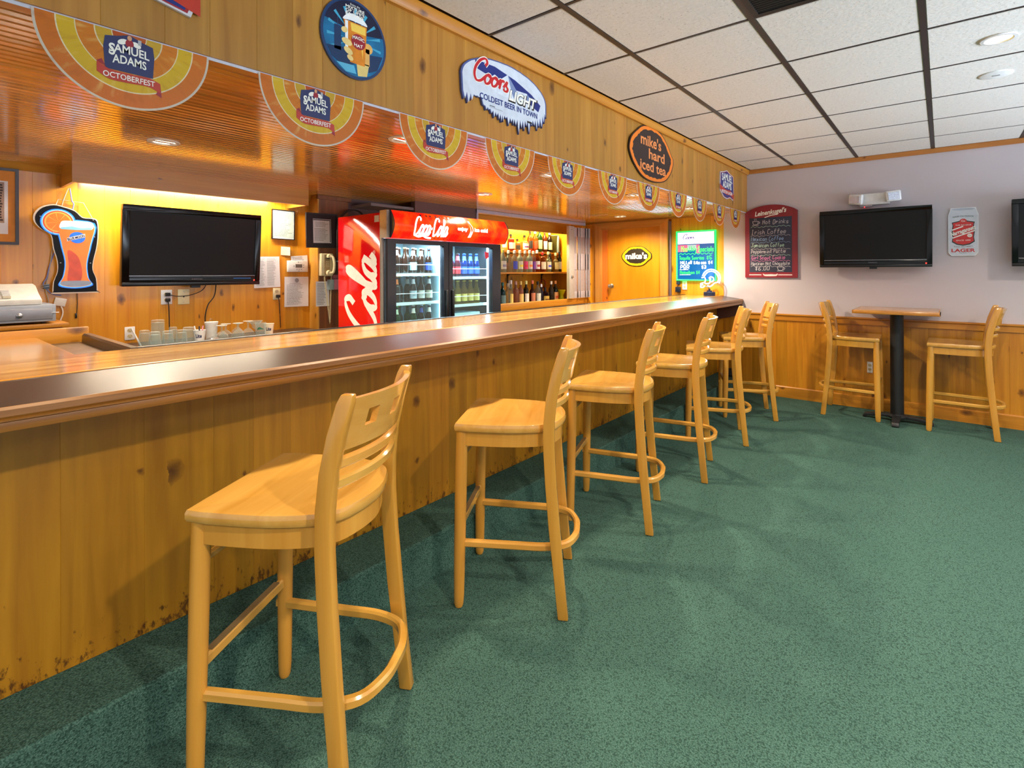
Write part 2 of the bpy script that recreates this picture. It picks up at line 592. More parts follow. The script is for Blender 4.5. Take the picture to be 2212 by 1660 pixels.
MAPLE = wood('stool_maple', (210, 152, 66), (186, 124, 42), 'z', 0.0, 0.22, 0.5, cross=24, along=1.6, tint=0.05, contrast=0.4)
MAPLE_Y = wood('stool_maple_seat', (216, 160, 76), (190, 130, 48), 'y', 0.0, 0.2, 0.55, cross=16, along=1.6, tint=0.05, contrast=0.55)
MAPLE_X = wood('stool_maple_cross', (216, 164, 84), (190, 134, 54), 'x', 0.0, 0.16, 0.7, cross=24, along=1.4, tint=0.05, contrast=0.4)
TABLE_W = wood('table_laminate', (200, 150, 104), (182, 130, 84), 'x', 0.0, 0.25, 0.4, cross=14, along=2, tint=0.03, contrast=0.35)
DOOR_W = wood('door_birch', (222, 148, 34), (200, 120, 18), 'z', 0.0, 0.28, 0.3, cross=10, along=0.8, tint=0.03, contrast=0.5)
CAB_W = wood('cabinet_plywood', (206, 120, 36), (160, 76, 16), 'z', 0.1, 0.3, 0.3, cross=9, along=0.9, tint=0.04, contrast=0.7)
JOINT = mat('dark_joint_brown', (120, 72, 18), 0.7)  # dark brown of the backing boards, seen in the plank joints
DRYWALL = mat('painted_drywall', (196, 186, 190), 0.55, var=0.015, vscale=3, bump=0.05, bscale=300)
DARKWALL = mat('brown_painted_wall', (96, 66, 62), 0.6, var=0.05, vscale=4)
GREY_TRIM = mat('lavender_grey_trim', (176, 168, 186), 0.4)
GRID = mat('dark_ceiling_grid', (52, 44, 42), 0.45)
WHITE = mat('white_plastic', (232, 230, 228), 0.35)
CREAM = mat('cream_plastic', (228, 214, 172), 0.35)
PAPER = mat('paper_white', (232, 230, 234), 0.7, var=0.03)
PAPERTXT = mat('paper_print_grey', (150, 150, 156), 0.8)
BLACK = mat('black_plastic', (16, 16, 17), 0.28)
BLACKM = mat('black_painted_steel', (24, 24, 26), 0.45, bump=0.1, bscale=400)
SCREEN = mat('switched_off_screen', (20, 20, 20), 0.5, var=0.02, spec=0.25)
GLOSSK = mat('gloss_black_bezel', (8, 8, 9), 0.16, spec=0.35)
STEEL = mat('brushed_steel', (180, 180, 182), 0.28, 0.9)
DARKTOP = mat('dark_brown_laminate', (58, 46, 40), 0.30, var=0.14, vscale=9, spec=0.35)
CABLE = mat('black_cable', (14, 13, 13), 0.5)
CABLEG = mat('grey_cable', (176, 166, 150), 0.5)

def carpet():
    m, nt, p, out = _new('green_loop_carpet')
    tc = N(nt, 'ShaderNodeTexCoord')
    sc = N(nt, 'ShaderNodeVectorMath', operation='MULTIPLY')
    sc.inputs[1].default_value = (1.0, 1.0, 1.0)
    nt.links.new(tc.outputs['Object'], sc.inputs[0])
    vo = N(nt, 'ShaderNodeTexVoronoi')
    vo.inputs['Scale'].default_value = 210.0
    nt.links.new(sc.outputs[0], vo.inputs['Vector'])
    no = N(nt, 'ShaderNodeTexNoise')
    no.inputs['Scale'].default_value = 230.0
    no.inputs['Detail'].default_value = 3
    nt.links.new(sc.outputs[0], no.inputs['Vector'])
    big = N(nt, 'ShaderNodeTexNoise')
    big.inputs['Scale'].default_value = 2.2
    big.inputs['Detail'].default_value = 3
    nt.links.new(sc.outputs[0], big.inputs['Vector'])
    sep = N(nt, 'ShaderNodeSeparateColor')
    nt.links.new(vo.outputs['Color'], sep.inputs[0])
    mr = N(nt, 'ShaderNodeMapRange')
    mr.inputs['From Min'].default_value = 0.38
    mr.inputs['From Max'].default_value = 0.62
    nt.links.new(no.outputs['Fac'], mr.inputs['Value'])
    c = _mix(nt, mr.outputs[0], lin(44, 73, 65), lin(84, 115, 105))
    c = _mix(nt, _math(nt, 'MULTIPLY', _math(nt, 'GREATER_THAN', sep.outputs[0], 0.8), 0.7), c, lin(26, 46, 40))
    c = _mix(nt, _math(nt, 'MULTIPLY', big.outputs['Fac'], 0.4), c, lin(56, 92, 80))
    nt.links.new(c, p.inputs['Base Color'])
    p.inputs['Roughness'].default_value = 0.95
    p.inputs['Specular IOR Level'].default_value = 0.15
    b = N(nt, 'ShaderNodeBump')
    b.inputs['Strength'].default_value = 0.6
    b.inputs['Distance'].default_value = 0.004
    nt.links.new(vo.outputs['Distance'], b.inputs['Height'])
    nt.links.new(b.outputs[0], p.inputs['Normal'])
    return m
CARPET = carpet()

def acoustic():
    m, nt, p, out = _new('acoustic_ceiling_tile')
    tc = N(nt, 'ShaderNodeTexCoord')
    oi = N(nt, 'ShaderNodeObjectInfo')
    cmb = N(nt, 'ShaderNodeCombineXYZ')
    nt.links.new(_math(nt, 'MULTIPLY', oi.outputs['Random'], 9.0), cmb.inputs[0])
    add = N(nt, 'ShaderNodeVectorMath', operation='ADD')
    nt.links.new(tc.outputs['Object'], add.inputs[0])
    nt.links.new(cmb.outputs[0], add.inputs[1])
    no = N(nt, 'ShaderNodeTexNoise')
    no.inputs['Scale'].default_value = 130
    no.inputs['Detail'].default_value = 2
    nt.links.new(add.outputs[0], no.inputs['Vector'])
    n2 = N(nt, 'ShaderNodeTexNoise')
    n2.inputs['Scale'].default_value = 60
    n2.inputs['Detail'].default_value = 5
    nt.links.new(add.outputs[0], n2.inputs['Vector'])
    pit = _math(nt, 'MULTIPLY', _math(nt, 'SUBTRACT', no.outputs['Fac'], 0.66), 14.0, True)
    c = _mix(nt, n2.outputs['Fac'], lin(220, 214, 206), lin(246, 242, 236))
    c = _mix(nt, _math(nt, 'MULTIPLY', pit, 0.65), c, lin(96, 86, 76))
    nt.links.new(c, p.inputs['Base Color'])
    p.inputs['Roughness'].default_value = 0.9
    b = N(nt, 'ShaderNodeBump')
    b.inputs['Strength'].default_value = 0.5
    b.inputs['Distance'].default_value = 0.003
    nt.links.new(n2.outputs['Fac'], b.inputs['Height'])
    nt.links.new(b.outputs[0], p.inputs['Normal'])
    return m
TILE = acoustic()

# ------------------------------------------------------------------ planks
def plank_mesh(name, w, h, t, m, along):
    c = 0.0009
    pr = [(0, 0), (0, t - c), (c, t), (w - c, t), (w, t - c), (w, 0)]
    mb = MB()
    if along == 'y':      # faces +x
        mb.prism([(b, a) for a, b in pr], 0, h, 'z')
    else:                 # faces -y
        mb.prism([(a, -b) for a, b in pr], 0, h, 'z')
    return mb.mesh(name, smooth=False, mats=[m])

def planks(parent, along, plane, a0, a1, z0, z1, m, wmin=0.11, wmax=0.19, t=0.012, jit=0.001):
    base = plank_mesh('plank', 0.14, z1 - z0, t, m, along)
    a = a0
    while a < a1 - 1e-4:
        w = random.uniform(wmin, wmax)
        if a1 - a - w < wmin * 0.6:
            w = a1 - a
        w = min(w, a1 - a)
        j = random.uniform(-jit, 0)
        o = put('plank', base, parent, (plane + j, a, z0) if along == 'y' else (a, plane - j, z0))
        o.scale = (1, w / 0.14, 1) if along == 'y' else (w / 0.14, 1, 1)
        a += w

# ------------------------------------------------------------------ floor, ceiling
struct('floor', MB().box(-5.2, 4.2, -2.5, YF + 0.1, -0.1, 0.0), CARPET, 'dark green loop-pile carpet over the whole bar room')
step = MB().prism([(XBAR, 0.0), (-1.795, 0.0), (-1.795, 0.183), (-1.803, 0.19), (XBAR, 0.19)], -1.2, YF - 0.02, 'y')
struct('floor_step', step, CARPET, 'green carpeted step running along the foot of the bar')

ceil = struct('ceiling', MB().box(XS + 0.012, 4.2, -0.9, YF + 0.1, ZC + 0.035, ZC + 0.10), mat('plenum_board', (60, 56, 52), 0.9), 'suspended ceiling of speckled acoustic tiles in a dark grid')
GX = [XS + 0.045, -1.253, -0.663, -0.066, 0.53, 1.125, 1.72, 2.315, 2.91]
GY = [-0.72, -0.075, 0.57, 1.217, 1.863, 2.508, 3.153, 3.80, 4.448, 5.085, 5.73, YF - 0.025]
tile_cache = {}
VENT = (2, 4)
for i in range(len(GX) - 1):
    for j in range(len(GY) - 1):
        if (i, j) == VENT:
            continue
        w, d = GX[i + 1] - GX[i], GY[j + 1] - GY[j]
        key = (round(w, 3), round(d, 3))
        if key not in tile_cache:
            g = 0.010
            e = 0.006
            mb = MB()
            # tegular edge: a lip above, the face dropped a little
            x0, x1, y0, y1 = g, w - g, g, d - g
            vs = [(x0, y0, .012), (x1, y0, .012), (x1, y1, .012), (x0, y1, .012), (x0, y0, e * .4), (x1, y0, e * .4), (x1, y1, e * .4), (x0, y1, e * .4),
                  (x0 + e, y0 + e, -.002), (x1 - e, y0 + e, -.002), (x1 - e, y1 - e, -.002), (x0 + e, y1 - e, -.002)]
            mb.add(vs, [(0, 1, 2, 3), (8, 11, 10, 9)] + [(a, a + 4, (a + 1) % 4 + 4, (a + 1) % 4) for a in range(4)] + [(a + 4, a + 8, (a + 1) % 4 + 8, (a + 1) % 4 + 4) for a in range(4)])
            tile_cache[key] = mb.mesh('tile', smooth=False, mats=[TILE])
        put('tile', tile_cache[key], ceil, (GX[i], GY[j], ZC + 0.003))
for x in GX[1:-1]:
    MB().box(x - 0.0125, x + 0.0125, GY[0], GY[-1], ZC - 0.001, ZC + 0.03).build('grid_bar', GRID, ceil)
for y in GY[1:-1]:
    MB().box(GX[0], GX[-1], y - 0.0075, y + 0.0075, ZC + 0.0015, ZC + 0.03).build('grid_bar', GRID, ceil)

# ------------------------------------------------------------------ soffit over the bar
sof = struct('beam_soffit', MB().box(XB - 0.1, XS, -1.0, YF, ZS + 0.02, ZC + 0.05), JOINT, 'pine-boarded soffit dropped over the bar with a varnished beadboard underside')
planks(sof, 'y', XS, -0.9, YF - 0.002, ZS - 0.004, ZC - 0.045, PINE_FASCIA, 0.11, 0.17)
MB().prism([(XS + 0.0, ZC - 0.05), (XS + 0.03, ZC - 0.05), (XS + 0.042, ZC - 0.03), (XS + 0.042, ZC + 0.002), (XS, ZC + 0.002)], -0.9, YF - 0.002, 'y').build('crown_trim', PINE_TRIM_Y, sof)
# underside: long beaded boards
pitch = 0.0425
sl = MB()
c = 0.004
sl.prism([(0.0012, 0.012), (0.0012, c), (0.0012 + c, 0), (pitch - 0.0055 - c, 0), (pitch - 0.0055, c), (pitch - 0.0055, 0.012)], 0, YF + 0.9, 'y')
slat_me = sl.mesh('slat', smooth=False, mats=[BEAD])
x = XB - 0.02
while x < XS - 0.05:
    put('slat', slat_me, sof, (x, -0.9, ZS))
    x += pitch
MB().box(XS - 0.06, XS - 0.001, -0.9, YF, ZS - 0.004, ZS + 0.03).build('fascia_edge', PINE_TRIM_Y, sof)

# ------------------------------------------------------------------ walls behind the bar
wb = struct('wall_back', MB().box(XB - 0.12, XB - 0.012, -1.2, 2.385, 0, ZS + 0.1), JOINT, 'knotty pine plank wall behind the bar')
planks(wb, 'y', XB - 0.012, -1.0, 2.385, 0.0, ZS, PINE_WALL, 0.10, 0.17)
MB().prism([(XB, ZS - 0.045), (XB + 0.012, ZS - 0.045), (XB + 0.035, ZS), (XB, ZS)], -1.0, 2.385, 'y').build('crown_trim', PINE_TRIM_Y, wb)
wj = struct('wall_jog', MB().box(XB - 0.1, XJ - 0.012, 2.39, 4.0, 0, ZS + 0.1), DARKWALL, 'short stepped-forward pine wall beside the drinks cooler')
planks(wj, 'y', XJ - 0.012, 2.385, 2.68, 0.0, ZS - 0.0, PINE_DARK, 0.09, 0.12)
MB().box(XB, XJ, 2.379, 2.391, 0, ZS).build('corner_board', PINE_TRIM_Z, wj)
MB().box(XJ - 0.01, XJ + 0.02, 2.37, 2.70, ZS - 0.035, ZS - 0.002).build('crown_trim', PINE_DARK, wj)
MB().box(XJ - 0.05, XN - 0.02, 2.72, 3.6, ZS - 0.085, ZS - 0.06).build('ledge_board', mat('grey_ledge', (120, 104, 100), 0.5), wj)

# light valance over the television
val = struct('beam_valance', MB().box(-3.985, -3.967, 0.70, 2.19, 1.938, ZS), PINE_TRIM_Y, 'pine box valance hiding a light tube above the television')
MB().box(XB, -3.985, 0.70, 0.715, 1.938, ZS).build('end_board', PINE_TRIM_X, val)
MB().box(XB, -3.985, 2.175, 2.19, 1.938, ZS).build('end_board', PINE_TRIM_X, val)
tube = tag(MB().tube([(-4.16, 0.8, 2.02), (-4.16, 2.1, 2.02)], 0.016, 10).build('light_tube', mat('warm_light_tube', (255, 240, 205), 0.4, emit=5.0)),
           'warm fluorescent tube hidden behind the pine valance over the television', 'lamp')
light('valance_lamp', 'AREA', (-4.16, 1.45, 1.995), 26, (1.0, 0.90, 0.70), 0.06, sizey=1.25, parent=None)

# ------------------------------------------------------------------ liquor closet
wn_ = struct('wall_closet', MB().box(XN - 0.06, XN, 3.2, 4.035, 0, ZS + 0.05), DARKWALL, 'brown wall and framed opening of the liquor closet')
MB().box(XN - 0.05, XN + 0.012, 4.035, 4.06, 1.0, ZS - 0.002).build('frame_post', GREY_TRIM, wn_)
MB().box(XN - 0.05, XN + 0.014, 4.035, 6.235, ZS - 0.038, ZS - 0.002).build('frame_head', GREY_TRIM, wn_)
MB().box(XN - 0.055, XN + 0.015, 4.06, YF - 0.03, 0.945, 1.022).build('sill_board', PINE_TRIM_Y, wn_, bevel=0.003)
MB().box(XN - 0.5, XN - 0.02, 4.06, YF - 0.03, 0.90, 0.955).build('counter', mat('dark_closet_counter', (60, 56, 52), 0.3), wn_)
planks(wn_, 'y', XN - 0.02, 4.06, YF - 0.03, 0.0, 0.94, PINE_WALL)
wc = struct('wall_closet_back', MB().box(-4.5, -4.412, 3.3, YF, 0, ZS + 0.05), JOINT, 'pine plank back wall inside the liquor closet')
planks(wc, 'y', -4.412, 4.0, YF, 0.95, ZS, PINE_WALL, 0.1, 0.16)
MB().box(-4.42, XN - 0.02, YF - 0.10, YF - 0.02, 0.9, ZS).build('side_board', PINE_WALL, wc)
MB().box(-4.08, -4.06, 4.06, 6.19, 1.91, ZS).build('valance_board', PINE_TRIM_Y, wc)
light('closet_lamp', 'AREA', (-4.23, 5.15, 2.02), 42, (1.0, 0.82, 0.40), 0.08, sizey=1.9)
tag(MB().tube([(-4.25, 4.3, 2.04), (-4.25, 6.05, 2.04)], 0.013, 10).build('light_tube', mat('yellow_light_tube', (255, 226, 150), 0.4, emit=4.0)),
    'yellowish light tube behind the header over the liquor shelves', 'lamp')

# ------------------------------------------------------------------ far wall
wf = struct('wall_far', MB().box(-1.985, 4.2, YF, YF + 0.1, 0.0, ZC + 0.1), DRYWALL, 'pale lavender-grey painted far wall above a pine wainscot')
planks(wf, 'x', YF + 0.002, -1.985, 3.2, 0.02, 0.872, PINE_WAINS, 0.10, 0.17)
MB().prism([(YF, 0.842), (YF - 0.022, 0.845), (YF - 0.022, 0.895), (YF - 0.034, 0.903), (YF - 0.034, 0.917), (YF, 0.917)], -1.985, 3.2, 'x').build('chair_rail', PINE_TRIM_X, wf)
tag(MB().prism([(YF, 0.0), (YF - 0.022, 0.0), (YF - 0.022, 0.112), (YF - 0.014, 0.122), (YF, 0.122)], -1.985, 3.2, 'x').build('baseboard_far', PINE_TRIM_X),
    'pine baseboard along the foot of the far wall', kind='structure')
tag(MB().prism([(YF, ZC - 0.042), (YF - 0.018, ZC - 0.042), (YF - 0.024, ZC + 0.002), (YF, ZC + 0.002)], XS + 0.045, 3.2, 'x').build('trim_1', wood('ceiling_trim_pine', (190, 124, 56), (156, 92, 34), 'x', 0.1, 0.4, 0.0)),
    'pine ceiling trim across the top of the far wall', kind='structure')
we = struct('wall_bar_end', MB().box(-3.95, -1.985, YF + 0.012, YF + 0.1, 0.0, ZS + 0.1), JOINT, 'honey pine plank wall with the door at the far end of the bar')
planks(we, 'x', YF + 0.012, -3.95, -3.712, 0.0, ZS, PINE_WALL, 0.10, 0.14)
planks(we, 'x', YF + 0.012, -2.624, -1.985, 0.0, ZS, PINE_WALL, 0.10, 0.15)
MB().box(-2.66, -2.626, YF - 0.006, YF + 0.012, 0.0, 2.02).build('channel_strip', mat('grey_metal_channel', (128, 112, 120), 0.4, 0.5), we)
MB().box(-3.95, -1.985, YF - 0.012, YF + 0.012, ZS - 0.018, ZS).build('crown_trim', PINE_TRIM_X, we)

door = tag(MB().box(-3.53, -2.76, YF + 0.0, YF + 0.011, 0.02, 1.965).build('door_1', DOOR_W), 'flat honey-stained door behind the bar', kind='structure')
fr = wood('door_casing', (222, 160, 76), (196, 124, 44), 'z', 0.16, 0.35, 0.1, tint=0.08)
MB().prism([(-3.712, 0), (-3.602, 0), (-3.602, 1.955), (-3.712, 2.05)], YF - 0.030, YF + 0.012, 'y').build('frame', fr, door)
MB().prism([(-2.764, 0), (-2.664, 0), (-2.664, 2.05), (-2.764, 1.965)], YF - 0.030, YF + 0.012, 'y').build('frame', fr, door)
MB().prism([(-3.712, 2.05), (-3.602, 1.955), (-2.764, 1.965), (-2.664, 2.05)], YF - 0.030, YF + 0.012, 'y').build('frame', wood('door_casing_head', (222, 160, 76), (196, 124, 44), 'x', 0.1, 0.35, 0.1), door)
MB().box(-3.602, -3.525, YF - 0.022, YF + 0.012, 0, 1.96).build('frame', wood('door_jamb', (226, 128, 40), (206, 100, 24), 'z', 0.4, 0.3, 0.2), door)
k = MB().lathe([(0.03, 0), (0.03, -0.006), (0.012, -0.010), (0.012, -0.035), (0.026, -0.042), (0.03, -0.055), (0.024, -0.068), (0, -0.072)], 16, (-3.469, YF, 1.19), 'y')
k.build('knob', STEEL, door)
def adopt(root):
    """children were modelled in room coordinates: keep them there under a root standing elsewhere"""
    for ch in root.children:
        ch.location = Vector(ch.location) - Vector(root.location)

# ------------------------------------------------------------------ bar counter
bar = thing('bar_counter', 'long knotty pine bar with oak top, dark sloping drink rail and moulded edge', 'bar', (-2.2, 2.8, 0))
planks(bar, 'y', XBAR - 0.012, -0.9, YF - 0.02, 0.19, 1.02, PINE_BAR, 0.12, 0.22)
MB().box(XBAR - 0.05, XBAR - 0.012, -0.9, YF - 0.02, 0.0, 1.05).build('backing', JOINT, bar)
# top boards, lengthwise
MB().box(-2.4405, -2.010, -0.9, YF - 0.012, 1.068, 1.100).build('top_board', OAK_TOP, bar)
MB().box(-2.475, -2.4405, 0.63, YF - 0.012, 1.06, 1.104).build('back_lip', BLACK, bar, bevel=0.002)
MB().prism([(-2.0095, 1.0995), (-2.0095, 1.03), (-1.783, 1.03), (-1.783, 1.066)], -0.9, YF - 0.012, 'y').build('drink_rail', DARKTOP, bar)
MB().prism([(-2.0115, 1.099), (-2.0035, 1.099), (-2.0045, 1.1005), (-2.0105, 1.102)], -0.9, YF - 0.012, 'y').build('seam_strip', PINE_TRIM_Y, bar)
MB().prism([(-1.783, 1.068), (-1.776, 1.0685), (-1.768, 1.062), (-1.766, 1.046), (-1.770, 1.040), (-1.766, 1.037), (-1.766, 1.034), (-1.771, 1.031), (-1.769, 1.024),
            (-1.772, 1.008), (-1.80, 1.006), (-1.80, 1.03), (-1.783, 1.03)], -0.9, YF - 0.012, 'y').build('edge_moulding', OAK_TRIM, bar)
MB().box(XBAR, -1.80, -0.9, YF - 0.02, 1.018, 1.03).build('soffit_board', JOINT, bar)
MB().prism([(XBAR, 1.018), (-1.785, 1.018), (-1.715, 0.92), (-1.715, 0.90), (XBAR, 0.82)], YF - 0.04, YF - 0.024, 'y').build('end_bracket', mat('dark_stained_bracket', (92, 56, 44), 0.5), bar)
# service return with its drain tray
y = -0.8
for w in (0.2, 0.27, 0.22, 0.26, 0.29):
    MB().box(-3.24, -2.442, y, y + w - 0.0012, 1.068, 1.098).build('service_board', OAK_TOPX, bar)
    y += w
MB().box(-3.275, -3.24, -0.8, 0.635, 1.05, 1.132).build('service_lip', PINE_TRIM_Y, bar, bevel=0.003)
MB().box(-3.24, -2.442, 0.44, 0.60, 1.05, 1.062).build('drain_tray', mat('dull_steel_tray', (128, 116, 100), 0.35, 0.7, var=0.15), bar)
MB().prism([(0.598, 1.05), (0.600, 1.096), (0.608, 1.104), (0.632, 1.104), (0.632, 1.05)], -3.20, -2.442, 'x').build('tray_rail', mat('tray_rail_steel', (104, 92, 78), 0.28, 0.85), bar)
adopt(bar)

# ------------------------------------------------------------------ stools
def sweep(mb, path, w, h, z):
    P = [Vector(p) for p in path]
    vs, fs = [], []
    ch = 0.006
    sec = [(-w / 2 + ch, -h / 2), (w / 2 - ch, -h / 2), (w / 2, -h / 2 + ch), (w / 2, h / 2 - ch), (w / 2 - ch, h / 2), (-w / 2 + ch, h / 2), (-w / 2, h / 2 - ch), (-w / 2, -h / 2 + ch)]
    for i, p in enumerate(P):
        t = (P[min(i + 1, len(P) - 1)] - P[max(i - 1, 0)]).normalized()
        n = Vector((-t.y, t.x))
        zz = z[i] if isinstance(z, (list, tuple)) else z
        for a, b in sec:
            vs.append((p.x + n.x * a, p.y + n.y * a, zz + b))
    k = len(sec)
    for i in range(len(P) - 1):
        for j in range(k):
            fs.append((i * k + j, i * k + (j + 1) % k, (i + 1) * k + (j + 1) % k, (i + 1) * k + j))
    fs.append(tuple(range(k))[::-1])
    fs.append(tuple((len(P) - 1) * k + j for j in range(k)))
    return mb.add(vs, fs)

POST = [(0.0, 0.223, -0.218), (0.18, 0.217, -0.200), (0.36, 0.212, -0.183), (0.54, 0.208, -0.169), (0.68, 0.206, -0.162), (0.78, 0.205, -0.163), (0.88, 0.205, -0.174), (0.98, 0.205, -0.196), (1.06, 0.205, -0.220), (1.085, 0.205, -0.228)]
def post_y(z):
    for (z0, _, y0), (z1, _, y1) in zip(POST, POST[1:]):
        if z <= z1:
            return y0 + (y1 - y0) * (z - z0) / (z1 - z0)
    return POST[-1][2]
SEAT = catmull([(0.0, 0.230), (0.197, 0.230), (0.223, 0.217), (0.227, 0.12), (0.222, 0.0), (0.205, -0.09), (0.184, -0.14), (0.13, -0.192), (0.0, -0.222),
                (-0.13, -0.192), (-0.184, -0.14), (-0.205, -0.09), (-0.222, 0.0), (-0.227, 0.12), (-0.223, 0.217), (-0.197, 0.230)], 4, True)

def make_stool():
    t = thing('bar_stool', 'x', 'stool')
    # dished seat board
    mb = MB()
    rings = [(0.93, 0.734), (0.985, 0.736), (1.0, 0.744), (1.0, 0.758), (0.985, 0.767), (0.93, 0.7675), (0.6, 0.761), (0.25, 0.7585)]
    n = len(SEAT)
    vs, fs = [], []
    for s, z in rings:
        vs += [(x * s, y * s + 0.008 * (1 - s), z) for x, y in SEAT]
    for r in range(len(rings) - 1):
        for i in range(n):
            fs.append((r * n + i, r * n + (i + 1) % n, (r + 1) * n + (i + 1) % n, (r + 1) * n + i))
    fs.append(tuple((len(rings) - 1) * n + i for i in range(n)))
    fs.append(tuple(range(n))[::-1])
    mb.add([(x, y, z) for x, y, z in vs], fs)
    mb.build('seat', MAPLE_X, t)
    # bent apron under it
    ap = MB()
    o1 = [(x * 0.925, y * 0.925) for x, y in SEAT]
    o2 = [(x * 0.85, y * 0.85) for x, y in SEAT]
    vs = [(x, y, 0.674) for x, y in o1] + [(x, y, 0.735) for x, y in o1] + [(x, y, 0.674) for x, y in o2] + [(x, y, 0.735) for x, y in o2]
    fs = []
    for i in range(n):
        j = (i + 1) % n
        fs += [(i, j, n + j, n + i), (2 * n + i, 3 * n + i, 3 * n + j, 2 * n + j), (i, 2 * n + i, 2 * n + j, j)]
    ap.add(vs, fs).build('apron', MAPLE, t)
    for s in (-1, 1):
        # turned front leg
        P = [(0.0, 0.2045, 0.217, 0.016), (0.012, 0.2045, 0.217, 0.020), (0.05, 0.204, 0.216, 0.022), (0.25, 0.201, 0.213, 0.0245), (0.5, 0.197, 0.208, 0.0255), (0.736, 0.193, 0.203, 0.0245)]
        lg = MB()
        lg.tube([(s * x, y, z + 0.002) for z, x, y, r in P], [r for *_, r in P], 14)
        leg = lg.build('leg', MAPLE, t)
        MB().lathe([(0.010, 0.0), (0.010, 0.003)], 10, (s * 0.2045, 0.217, 0)).build('glide', STEEL, leg)
        # bent rear leg carrying on up as back post
        pb = MB()
        vs, fs = [], []
        for z, x, y in POST:
            wx = 0.0165
            wy = 0.023 if 0.2 < z < 1.0 else 0.021
            if z == POST[-1][0]:
                wx, wy = 0.012, 0.017
            for a, b in ((-wx, -wy), (wx, -wy), (wx, wy), (-wx, wy)):
                vs.append((s * x + a, y + b, z + 0.003))
        for i in range(len(POST) - 1):
            for j in range(4):
                fs.append((i * 4 + j, i * 4 + (j + 1) % 4, (i + 1) * 4 + (j + 1) % 4, (i + 1) * 4 + j))
        fs += [(3, 2, 1, 0), tuple((len(POST) - 1) * 4 + j for j in range(4))]
        leg = pb.add(vs, fs).build('leg', MAPLE, t, bevel=0.005)
        MB().lathe([(0.011, 0.0), (0.011, 0.0035)], 10, (s * 0.223, -0.218, 0)).build('glide', STEEL, leg)
    # curved back panel with three square cut-outs
    nu, nv = 27, 5
    us = [-0.193 + 0.386 * i / nu for i in range(nu + 1)]
    zs = [0.936, 0.988, 1.010, 1.034, 1.056, 1.074]
    holes = set()
    for a in (4, 12, 20):
        for i in (a, a + 1, a + 2):
            for j in (1, 2):
                holes.add((i, j))
    bow = lambda u: 0.055 * (1 - (u / 0.205) ** 2)
    vs, fs = [], []
    for th in (-0.009, 0.009):
        for z in zs:
            for u in us:
                vs.append((u, post_y(z) - bow(u) + th, z))
    W = nu + 1
    H = len(zs) * W
    solid = lambda i, j: 0 <= i < nu and 0 <= j < nv and (i, j) not in holes
    for i in range(nu):
        for j in range(nv):
            if not solid(i, j):
                continue
            a, b, c_, d = j * W + i, j * W + i + 1, (j + 1) * W + i + 1, (j + 1) * W + i
            fs += [(a, b, c_, d), (H + d, H + c_, H + b, H + a)]
            for (di, dj, p, q) in ((-1, 0, d, a), (1, 0, b, c_), (0, -1, a, b), (0, 1, c_, d)):
                if not solid(i + di, j + dj):
                    fs.append((p, q, H + q, H + p)[::-1])
    MB().add(vs, fs).build('back_panel', MAPLE_X, t)
    for z in (0.848, 0.902):
        sm = MB()
        path = [(u, post_y(z) - bow(u)) for u in (-0.193 + 0.386 * i / 16 for i in range(17))]
        sweep(sm, path, 0.020, 0.030, z)
        sm.build('back_slat', MAPLE_X, t)
    # bentwood foot ring and front stretcher
    ring = catmull([(-0.196, 0.235), (-0.192, 0.15), (-0.186, -0.02), (-0.180, -0.14), (-0.145, -0.225), (-0.07, -0.262), (0, -0.268), (0.07, -0.262), (0.145, -0.225), (0.180, -0.14), (0.186, -0.02), (0.192, 0.15), (0.196, 0.235)], 5)
    ring = [(x, y) for x, y in ring]
    fr_ = MB()
    sweep(fr_, ring, 0.026, 0.030, 0.262)
    fr_.build('foot_ring', MAPLE_Y, t)
    st = MB()
    sweep(st, [(-0.18, 0.213), (0.18, 0.213)], 0.022, 0.034, 0.335)
    so = st.build('front_stretcher', MAPLE_X, t)
    MB().box(-0.155, 0.155, 0.203, 0.223, 0.352, 0.3545).build('scuff_plate', mat('worn_brass_plate', (150, 132, 96), 0.4, 0.6), so)
    br = MB()
    sweep(br, [(-0.178, 0.205), (0.178, 0.205)], 0.018, 0.024, 0.62)
    br.build('front_stretcher', MAPLE_X, t)
    return t

stool = make_stool()
for i, (x, y, a, lab) in enumerate([
        (-1.4645, 0.81, 120.6, 'maple bar stool standing first in the row, closest to the camera'),
        (-1.477, 1.808, 121, 'maple bar stool second in the row along the bar, turned at an angle'),
        (-1.474, 2.711, 109, 'maple bar stool third in the row along the bar'),
        (-1.473, 3.59, 104.5, 'maple bar stool fourth in the row along the bar'),
        (-1.487, 4.48, 111, 'maple bar stool fifth in the row, last but one before the far wall'),
        (-1.478, 5.36, 113.6, 'maple bar stool sixth and last in the row, by the far wall'),
        (-0.678, 6.005, -89.0, 'maple bar stool at the pub table, its back towards the bar'),
        (0.127, 5.965, 89.0, 'maple bar stool at the pub table on the side under the can sign')]):
    o = stool if i == 0 else copy_tree(stool)
    o.location = (x, y, 0)
    o.rotation_euler = (0, 0, R(a))
    tag(o, lab, 'stool', 'maple bar stools along the bar' if i < 6 else 'maple bar stools at the pub table')

